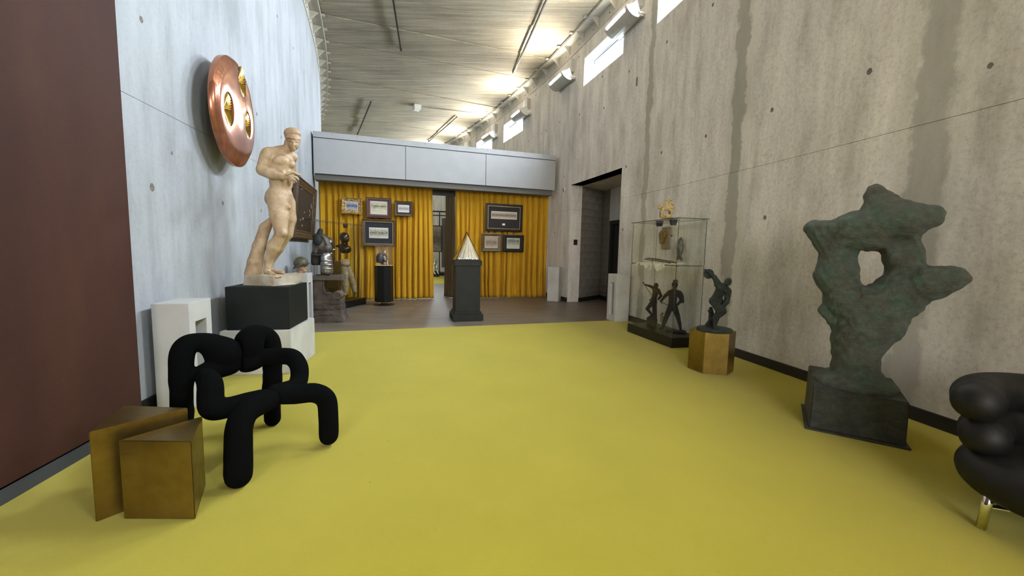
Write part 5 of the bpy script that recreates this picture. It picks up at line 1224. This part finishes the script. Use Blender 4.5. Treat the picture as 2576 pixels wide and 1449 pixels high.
# contents of the right case
def figthing(name, label, cat, fig, parts, h):
    f0 = FIG[fig]; o = thing(name, label, cat, f0[0], f0[1])
    for nm, fg, mt, hh in parts: fig_in(fg, nm, o, hh, mt)
    return o
g1 = figthing('fighter_statuette', 'dark bronze statuette of a fighter raising a staff overhead, on rock base', 'statue', 'raised', [('figure', 'raised', 'bronze3', .0045), ('rock', 'raised_rock', 'bronze3', .007), ('staff', 'staff', 'bronze3', .003)], 0)
g1.location.z = .155
g2 = figthing('gladiator_statuette', 'dark bronze statuette of a striding helmeted swordsman with cape', 'statue', 'helmeted', [('figure', 'helmeted', 'bronze3', .0048), ('sword', 'sword', 'bronze3', .003)], 0)
MB().box((.06, .01, .008), (.30, .13, .03), bev=.006).build('foot_plate', 'bronze3', g2)
g2.location.z = .160
figthing('bird_figurine', 'small mottled clay bird figurine behind the striding swordsman statuette', 'figurine', 'goose', [('body', 'goose', 'goose', .004)], 0).location.z = .155
hg = figthing('horse_group', 'ochre carved group of two riders on a horse, on top of glass case', 'figurine', 'horse', [('carving', 'horse', 'bone', .004)], 0)
# fleece over the shelf
def fleece():
    rg = random.Random(3); nx, ny = 60, 22; V = []; x0, x1 = .16, .95
    for j in range(ny+1):
        for i in range(nx+1):
            x = x0+(x1-x0)*i/nx; s_ = j/ny
            drop = .045+.025*math.sin(x*17)+.02*math.sin(x*41+1)+(.07 if .56 < x < .63 else 0)+(.04 if .70 < x < .90 else 0)
            if s_ < .5: y, z = .40-.37*s_/.5, 1.236+.006*math.sin(9*x+7*s_)+rg.uniform(0, .006)
            else:
                q = (s_-.5)/.5; y, z = .022-.006*math.sin(20*x)-.004, 1.236-max(.02, drop)*q+rg.uniform(-.004, .004)
                if q < .06: y = .026
            V.append((x, y, z))
    Fs = [(j*(nx+1)+i, j*(nx+1)+i+1, (j+1)*(nx+1)+i+1, (j+1)*(nx+1)+i) for j in range(ny) for i in range(nx)]
    me = bpy.data.meshes.new('fleece'); me.from_pydata(V, [], Fs); me.update(); return me
fl = link('fleece', fleece(), 'fur', None, True); fl.location = VA; fl.rotation_euler = (0, 0, vdir); fl.modifiers.new('t', 'SOLIDIFY').thickness = .012
tag(fl, 'cream fleece draped ragged over the shelf of the tall glass case', 'pelt')
rg = random.Random(8)
for k, (xa, za, xb, zb) in enumerate([(.18, 1.315, .93, 1.262), (.14, 1.295, .88, 1.250), (.20, 1.32, .96, 1.272), (.13, 1.288, .80, 1.248), (.24, 1.31, .90, 1.256)]):
    m = MB(); pts = smooth_path([(xa, .16+.02*k, za), ((xa+xb)/2-.05, .17+.012*k, (za+zb)/2+.012), (xb, .14+.03*k, zb)], 5)
    m.tube(pts, [.004+.003*math.sin(i*.7+k)**2 for i in range(len(pts))], 6); q = m.build('stick', 'twig'); q.location = VA; q.rotation_euler = (0, 0, vdir)
    tag(q, ORD[k] + ' thin dark stick, counted from the front, of the bundle on the cream fleece', 'stick', 'sticks in the bundle on the fleece')
m = MB(); m.tube([(.42, .165, 1.305), (.425, .15, 1.27), (.415, .15, 1.24)], .006, 6); q = m.build('cord_tie', 'twig'); q.location = VA; q.rotation_euler = (0, 0, vdir); tag(q, 'short dark cord hanging from the stick bundle', 'cord')
# objects mounted on the wall behind the case
def on_right(px_t, z): return A(R2, px_t, z)
o = thing('mask_plaque', 'brown clay plaque with a curly haired satyr-like mask, behind the glass case', 'relief', on_right(14.14, 1.671), R(14.14)-math.pi/2)
MB().box((0, -.025, 0), (.235, .024, .385), bev=.004).build('plaque', 'plaque', o)
MB().tube([(.10, -.012, .05), (.16, -.012, .04)], .008, 6).build('hook', 'matte_black', o)
sculpt('mask', [('e', .02, (-.05, -0.060, .015), (.07, .05, .105)), ('e', .01, (-.055, -0.100, .0), (.013, .02, .03)), ('e', .012, (-.05, -0.085, -.07), (.03, .025, .035)), ('e', .01, (-.05, -0.087, .045), (.06, .02, .018)), ('-e', .006, (-.08, -0.110, .02), (.015, .012, .011)), ('-e', .006, (-.03, -0.110, .02), (.015, .012, .011)), ('-e', .006, (-.055, -0.115, -.055), (.024, .012, .008))]
    + [('e', .01, (-.05+.072*math.cos(a), -0.060, .045+.075*math.sin(a)), (.026, .03, .026)) for a in [i*.42-.3 for i in range(9)]], .005, 'maskm', o)
o = thing('fish_relief', 'grey green scaly fish form hanging on wall right of the plaque', 'relief', on_right(13.64, 1.488), R(13.64)-math.pi/2)
sculpt('fish', [('e', .03, (0, -.075, .02), (.062, .045, .155)), ('c', .02, [(0, -.075, .13, .03), (.01, -.075, .175, .012)]), ('e', .02, (-.045, -.075, -.155), (.034, .012, .03), 30), ('e', .02, (.045, -.075, -.165), (.036, .012, .038), -30), ('c', .02, [(0, -.075, -.1, .03), (0, -.075, -.15, .02)])], .006, 'fishm', o, noise_amp=.003, noise_f=70)
MB().tube([(0, -.05, .05), (0, -.004, .05)], .006, 6).build('hanger', 'matte_black', o)
# ------------------------------------------------------------------ discus thrower on hexagonal brass pedestal
hexp = [(2.189, 4.90), (2.27, 4.667), (2.519, 4.604), (2.693, 4.778), (2.62, 5.02), (2.365, 5.085)]
hx = sum(p[0] for p in hexp)/6; hy = sum(p[1] for p in hexp)/6
m = MB().prism([(p[0]-hx, p[1]-hy) for p in hexp], 0, .493, bev=.003); o = m.build('hexagonal_pedestal', 'brass'); o.location = (hx, hy, 0); tag(o, 'hexagonal aged brass pedestal under the green discus thrower statuette', 'pedestal')
ds = thing('discus_thrower', 'dark green bronze statuette of a discus thrower on hexagonal brass pedestal', 'statue', (2.40, 4.72, .494), FIG['discobolus'][1])
fig_in('discobolus', 'figure', ds, .0042, 'bronze2')
m = MB(); m.lathe([(0, 0), (.190, 0), (.198, .012), (.196, .028), (.185, .036), (.08, .040), (0, .042)], 40); b = m.build('base', 'bronze2', ds, True); b.location = (0.0, .055, 0)
md = b.modifiers.new('edge', 'EDGE_SPLIT'); md.split_angle = R(40)
# ------------------------------------------------------------------ large organic bronze
ob = thing('organic_bronze', 'large green patinated abstract bronze with a hole, on square bronze base', 'sculpture', (2.85, 3.28, 0), 0)
fig_in('bronze', 'form', ob, .012, 'bronze', noise_amp=.012, noise_f=12)
b = MB(); ax = Vector((.49, -.318)).normalized(); ay = Vector((-ax.y, ax.x))
ba = math.atan2(ax.y, ax.x)
bm = b.bm; bot = [(-.292, -.292), (.292, -.292), (.292, .292), (-.292, .292)]
lo = [bm.verts.new((x, y, .012)) for x, y in bot]; hi = [bm.verts.new((x*.985, y*.985, z)) for (x, y), z in zip(bot, (.352, .345, .385, .400))]
bm.faces.new(lo[::-1]); bm.faces.new(hi)
for k in range(4): bm.faces.new((lo[k], lo[(k+1) % 4], hi[(k+1) % 4], hi[k]))
bmesh.ops.bevel(bm, geom=list(bm.edges), offset=.008, segments=2, affect='EDGES')
q = b.build('base', 'bronze_base', ob); q.rotation_euler = (0, 0, ba); MT_b = q
MB().box((0, 0, .007), (.635, .635, .014), bev=.003).build('base_flange', 'bronze_base', ob).rotation_euler = (0, 0, ba)
# ------------------------------------------------------------------ round black leather armchair
bc = Vector((2.874, 1.98, 0)); ba = math.atan2(-.65, -.76)
ac = thing('tub_armchair', 'black leather tub armchair with stacked padded rings on chrome legs', 'armchair', bc, ba)
def ringpad(z, rad, r, a0, a1, nm, sq=1.0):
    pts = []; n = 36
    for i in range(n+1):
        a = a0+(a1-a0)*i/n; pts.append((rad*math.cos(a), rad*math.sin(a), z, r))
    e0, e1 = pts[0], pts[-1]
    ext = .13
    pts = [(e0[0]+ext, e0[1], z, r)] + pts + [(e1[0]+ext, e1[1], z, r)]
    return sculpt(nm, [('c', .02, pts)], .013, 'leather', ac)
ringpad(.632, .335, .106, R(88), R(272), 'back_ring'); ringpad(.448, .295, .100, R(88), R(272), 'arm_ring')
sculpt('seat_cushion', [('c', .03, [(.05+.275*math.cos(i*math.pi/12), .275*math.sin(i*math.pi/12), .262, .112) for i in range(25)]), ('e', .06, (.05, 0, .27), (.36, .36, .11))], .014, 'leather', ac)
for sx, sy in ((.28, .27), (.28, -.27), (-.24, .25), (-.24, -.25)):
    MB().tube([(sx, sy, 0), (sx*.94, sy*.94, .24)], .021, 18).build('leg', 'chrome', ac, True)
for sy in (1, -1):
    MB().tube(smooth_path([(.27, sy*.26, .115), (.12, sy*.16, .125), (-.12, sy*.16, .125), (-.235, sy*.245, .115)], 8), .011, 10).build('side_rail', 'chrome', ac, True)
MB().tube(smooth_path([(.27, .26, .12), (.20, .1, .125), (.20, -.1, .125), (.27, -.26, .12)], 8), .011, 10).build('front_rail', 'chrome', ac, True)
# ------------------------------------------------------------------ left display group
def brass_block(label, z):
    m = MB().box((0, 0, .2755), (.28, .22, .549), bev=.003); o = m.build('brass_block', 'brass'); o.location = (-3.755, 8.44, z); o.rotation_euler = (0, 0, R(6)); tag(o, label, 'pedestal')
brass_block('lower brass block of the stacked pair behind the carved stone corbel', 0); brass_block('upper brass block of the stacked pair behind the carved stone corbel', .552)
bp = thing('steel_breastplate', 'domed dark steel breastplate propped on the upper brass block', 'armour', (FIG['breastplate'][0][0], FIG['breastplate'][0][1], 1.10), FIG['breastplate'][1])
fig_in('breastplate', 'plate', bp, .007, 'steel_dk')
co = thing('stone_corbel', 'weathered brown carved stone corbel with scroll, carrying the leather cuirass', 'corbel', (-3.47, 7.62, 0), PANG*.6)
poly = [(-.24, .40), (.15, .40), (.22, .42), (.255, .47), (.245, .53), (.20, .565), (.14, .565), (.09, .53), (.03, .505), (-.02, .535), (-.055, .60), (-.06, .68), (-.045, .74), (-.03, .785), (-.24, .785)]
m = MB().prism_y(poly[::-1], -.15, .15); b = m.build('scroll', 'stone_dark', co); md = b.modifiers.new('arris', 'BEVEL'); md.width = .012; md.segments = 2; md.limit_method = 'ANGLE'
sprl = [(.165+(.078*(1-i/40))*math.cos(i*.36), -.152, .487+(.078*(1-i/40))*math.sin(i*.36)) for i in range(40)]
MB().tube(sprl, .013, 8).build('volute', 'stone_dark', co, True)
MB().tube(smooth_path([(.09, -.152, .545), (.0, -.152, .53), (-.045, -.152, .61), (-.05, -.152, .75)], 6), .014, 8).build('scroll_rib', 'stone_dark', co, True)
for (w, d_, z0, z1) in ((.58, .44, 0, .09), (.55, .41, .09, .135), (.565, .425, .135, .21), (.52, .38, .21, .25), (.53, .40, .25, .31), (.49, .36, .31, .345), (.50, .37, .345, .405)):
    rough_block([(-w/2, -d_/2), (w/2, -d_/2), (w/2, d_/2), (-w/2, d_/2)], z0, z1, int(z0*100), 'moulding', 'stone_dark', co, amp=.007)
rough_block([(-.27, -.2), (.27, -.2), (.27, .2), (-.27, .2)], .785, .862, 9, 'top_slab', 'stone_dark', co, amp=.008)
ma = thing('leather_cuirass', 'black mannequin torso wearing a brown leather cuirass and silver tassets', 'armour', FIG['mannequin'][0], FIG['mannequin'][1])
fig_in('mannequin', 'torso', ma, .007, 'matte_black'); fig_in('cuirass', 'cuirass', ma, .007, 'leather_br'); fig_in('tassets', 'tassets', ma, .006, 'steel')
p0 = FIG['mannequin'][2][0]
MB().tube([(-.075, .04, 0), (-.075, .04, .36)], .022, 12).build('pole', 'wood_dark', ma); m = MB(); m.lathe([(0, 0), (.12, 0), (.12, .012), (0, .02)], 24, (-.06, .03, 0)); m.build('foot', 'wood_dark', ma)
F0 = FIG['armet']
ar = thing('knight_helmet', 'black steel closed helmet with collar piece on a rod in left case', 'armour', (F0[0][0], F0[0][1], .156), F0[1])
fig_in('armet', 'helmet', ar, .006, 'gun'); fig_in('gorget', 'gorget', ar, .006, 'gun')
MB().tube([(-.04, .02, .0), (-.04, .02, 1.22)], .010, 8).build('rod', 'wood_dark', ar); m = MB(); m.lathe([(0, 0), (.10, 0), (.10, .01), (0, .016)], 24, (-.04, .02, 0)); m.build('foot', 'wood_dark', ar)
br = thing('padded_breeches', 'tan padded canvas breeches standing below the black helmet in left case', 'clothing', (F0[0][0], F0[0][1], .16), F0[1])
fig_in('breeches', 'breeches', br, .009, 'canvas', noise_amp=.003, noise_f=30)
# small case on black pedestal
sx, sy = -3.16, 9.95
o = thing('black_pedestal', 'slim black rounded pedestal on a thin disc foot, before the gold curtain', 'pedestal', (sx, sy, 0), PANG)
m = MB(); m.lathe([(0, 0), (.245, 0), (.25, .012), (0, .018)], 40); m.build('foot_disc', 'black', o)
for k in range(4): MB().tube([(.15*math.cos(.8+k*1.57), .15*math.sin(.8+k*1.57), .015), (.15*math.cos(.8+k*1.57), .15*math.sin(.8+k*1.57), .085)], .012, 12).build('spacer', 'chrome', o, True)
m = MB(); m.lathe([(0, .08), (.218, .08), (.222, .09), (.222, .965), (.216, .972), (0, .972)], 8); b = m.build('shaft', 'black', o)
o = thing('small_glass_case', 'small glass box with a seated figurine on slim black pedestal', 'display case', (sx, sy, .973), PANG)
w = .19
MB().box((0, 0, .006), (.40, .40, .012)).build('base_plate', 'chrome', o)
for sxx, syy, dx, dy in ((0, -w, 2*w, .006), (0, w, 2*w, .006), (-w, 0, .006, 2*w-.012), (w, 0, .006, 2*w-.012)): MB().box((sxx, syy, .24), (dx, dy, .45)).build('glass_side', 'glass', o)
MB().box((0, 0, .468), (.39, .39, .006)).build('glass_lid', 'glass', o)
for a in (-1, 1):
    for b_ in (-1, 1): MB().box((a*w, b_*w, .24), (.008, .008, .45)).build('edge_trim', 'glass_edge', o)
f0 = FIG['umbrella']; q = thing('seated_figurine', 'tiny seated figurine in front of a dark purple shell inside small glass box', 'figurine', (f0[0][0], f0[0][1], .986), f0[1])
fig_in('umbrella', 'shell', q, .007, 'purple'); fig_in('seated', 'figure', q, .005, 'skin')
# ------------------------------------------------------------------ wall uplights
def uplight():
    o = thing('wall_uplight', 'x', 'lamp')
    # local: x along the wall, -y into the room, z up
    prof = []
    for i in range(13):
        a = math.pi*(.5+.5*i/12)          # quarter round trough from lip to wall
        prof.append((-.16+.33*math.cos(a)*1.0, .30-.0))
    sec = [(-.40, .10), (-.385, .06), (-.33, .0), (-.27, -.045), (-.20, -.07), (-.13, -.075), (-.10, -.06)]
    inn = [(y+.012, z+.014) for y, z in sec[::-1]]
    bm = bmesh.new(); X = .43; poly = sec + inn; vs = [[bm.verts.new((x, y, z)) for y, z in poly] for x in (-X, X)]; n = len(poly)
    for k in range(n): bm.faces.new((vs[0][k], vs[0][(k+1) % n], vs[1][(k+1) % n], vs[1][k]))
    bm.faces.new(vs[0][::-1]); bm.faces.new(vs[1]); bmesh.ops.recalc_face_normals(bm, faces=bm.faces); m = MB(); m.bm.free(); m.bm = bm; m.build('trough', 'lamp', o)
    refl = [(-.385, .115), (-.30, .02), (-.20, -.03), (-.12, -.02), (-.085, .06), (-.10, .235), (-.125, .21), (-.115, .07), (-.135, .0), (-.20, -.012), (-.29, .032), (-.37, .115)]
    for sx_ in (-1, 1):
        cap = [(-.40, .10), (-.385, .06), (-.33, .0), (-.27, -.045), (-.20, -.07), (-.13, -.075), (-.085, -.02), (-.10, .06), (-.135, .15), (-.17, .235), (-.25, .17)]
        bm = bmesh.new(); a = [bm.verts.new((sx_*(X+.001), y, z)) for y, z in cap]; b = [bm.verts.new((sx_*(X+.013), y, z)) for y, z in cap]; n = len(cap)
        bm.faces.new(a); bm.faces.new(b[::-1])
        for k in range(n): bm.faces.new((a[k], a[(k+1) % n], b[(k+1) % n], b[k]))
        bmesh.ops.recalc_face_normals(bm, faces=bm.faces); m = MB(); m.bm.free(); m.bm = bm; m.build('end_cap', 'lamp_white', o)
        MB().tube(smooth_path([(sx_*(X+.03), -.13, -.0), (sx_*(X+.035), -.07, .01), (sx_*(X+.03), -.01, .0)], 4), .02, 8).build('arm', 'lamp_white', o, True)
    MB().box((.30, -.06, .33), (.20, .12, .34), bev=.006).build('bracket_box', 'lamp', o)
    MB().box((0, -.012, -.02), (.98, .024, .03), bev=.003).box((0, -.012, -.075), (.98, .024, .02), bev=.003).build('wall_rail', 'lamp', o)
    MB().box((0, -.05, -.035), (.9, .08, .02)).build('rail_plate', 'lamp', o)
    return o
ul = uplight(); vis = {15.75: 'wall uplight between the two nearest high windows, biggest of the uplights', 18.95: 'wall uplight on blank wall above the doorway, second nearest', 22.15: 'wall uplight by the small middle high window above bulkhead end', 25.35: 'wall uplight by the farthest high window, smallest of the uplights'}
for i, t in enumerate(LAMPS):
    o = ul if i == 0 else cp(ul); tt = round(t, 2)
    o['label'] = vis.get(tt, 'wall uplight on right concrete wall, %s bay %s those in view' % (ORD[(6-1-i) if t < 15 else i-10], 'nearer than' if t < 15 else 'past')); o['group'] = 'uplights along the right wall'
    o.location = A(R2, t, 5.98); o.rotation_euler = (0, 0, R(t)-math.pi/2)
# ------------------------------------------------------------------ ceiling fittings
def track(label, ra, ta, rb, tb, z=6.885):
    a, b = A(ra, ta, z), A(rb, tb, z); d = b-a; o = thing('ceiling_track', label, 'track', a, math.atan2(d.y, d.x)); ln = d.length
    MB().box((ln/2, 0, 0), (ln, .04, .04), bev=.008).build('rail', 'track', o)
    for k in range(int(ln/1.2)+1):
        MB().tube([(min(.1+1.2*k, ln-.05), 0, .015), (min(.1+1.2*k, ln-.05), 0, .075)], .008, 6).build('hanger', 'track', o)
    MB().box((ln-.02, 0, .03), (.05, .05, .06), bev=.006).build('end_feed', 'track', o)
track('short black ceiling track nearest the viewer, over the left side', 49.75, 15.2, 50.3525, 20.973)
track('long black ceiling track nearest the viewer, over the right side', 52.95, 13.3, 53.757, 21.10)
track('far black ceiling track behind the bulkhead on the left side', 49.90, 26.20, 50.14, 31.98)
track('far black ceiling track behind the bulkhead on the right side', 53.32, 26.24, 53.48, 31.09)
p = A(51.56, 25.86, 6.86); o = thing('ceiling_box', 'pale cream junction box on the ceiling between the far tracks', 'fitting', p, R(26))
MB().box((0, 0, 0), (.26, .38, .16), bev=.01).build('housing', 'plastic_white', o); MB().box((0, 0, -.083), (.2, .3, .008), bev=.003).build('cover', 'plastic_white', o)
m = MB(); m.tube([A(51.75, 25.86, 6.92), A(53.7, 25.5, 6.92), A(54.3, 24.75, 6.86), A(R2-.27, 24.5, 6.84)], .014, 8); tag(m.build('conduit', 'steel_paint', None, True), 'thin cream conduit running from ceiling junction box to the wall ledge', 'conduit')
# ------------------------------------------------------------------ far room seen through the curtain gap
p = Vector((-3.90, 21.5, 0)); o = thing('display_frame', 'black steel display frame seen through the gap in the curtains', 'frame', p, .25)
w2 = .27
for x in (-.35, .02, .38): MB().box((x, 0, 1.67), (.05, .05, 3.34)).build('post', 'matte_black', o)
MB().box((.1, 0, 3.35), (1.5, .06, .07)).build('top_rail', 'matte_black', o); MB().box((.1, 0, 3.15), (1.5, .05, .05)).build('mid_rail', 'matte_black', o)
MB().box((.1, 0, .06), (1.5, .5, .12)).build('foot', 'matte_black', o)
q = thing('hung_drawing', 'grey brown framed drawing hung on the far black display frame', 'picture', p+Vector((-.10, -.06, 1.93)), .25)
bar_profile(.52, 1.38, .05, WIDE).build('frame', 'wood_black', q); MB().box((0, -.008, 0), (.45, .012, 1.30)).build('drawing', photo('grey_drawing', (.26, .22, .18), (.10, .085, .07), (.07, .058, .05), 5), q)
fo = FIG['figure_far']; q = thing('silver_figure', 'polished dark silver bent figure on the floor beyond the curtain gap', 'sculpture', (fo[0][0], fo[0][1], 0), fo[1]); fig_in('figure_far', 'figure', q, .02, 'silver')
MB().box((0, 0, .03), (.5, .4, .06)).build('foot', 'matte_black', q)
o = MB().box((0, 0, 0), (.24, .03, 2.6)).build('grey_board', 'bulk_dark'); o.location = p+Vector((.24, .12, 1.72)); o.rotation_euler = (0, 0, .25); tag(o, 'grey board leaning behind the far black display frame', 'board')
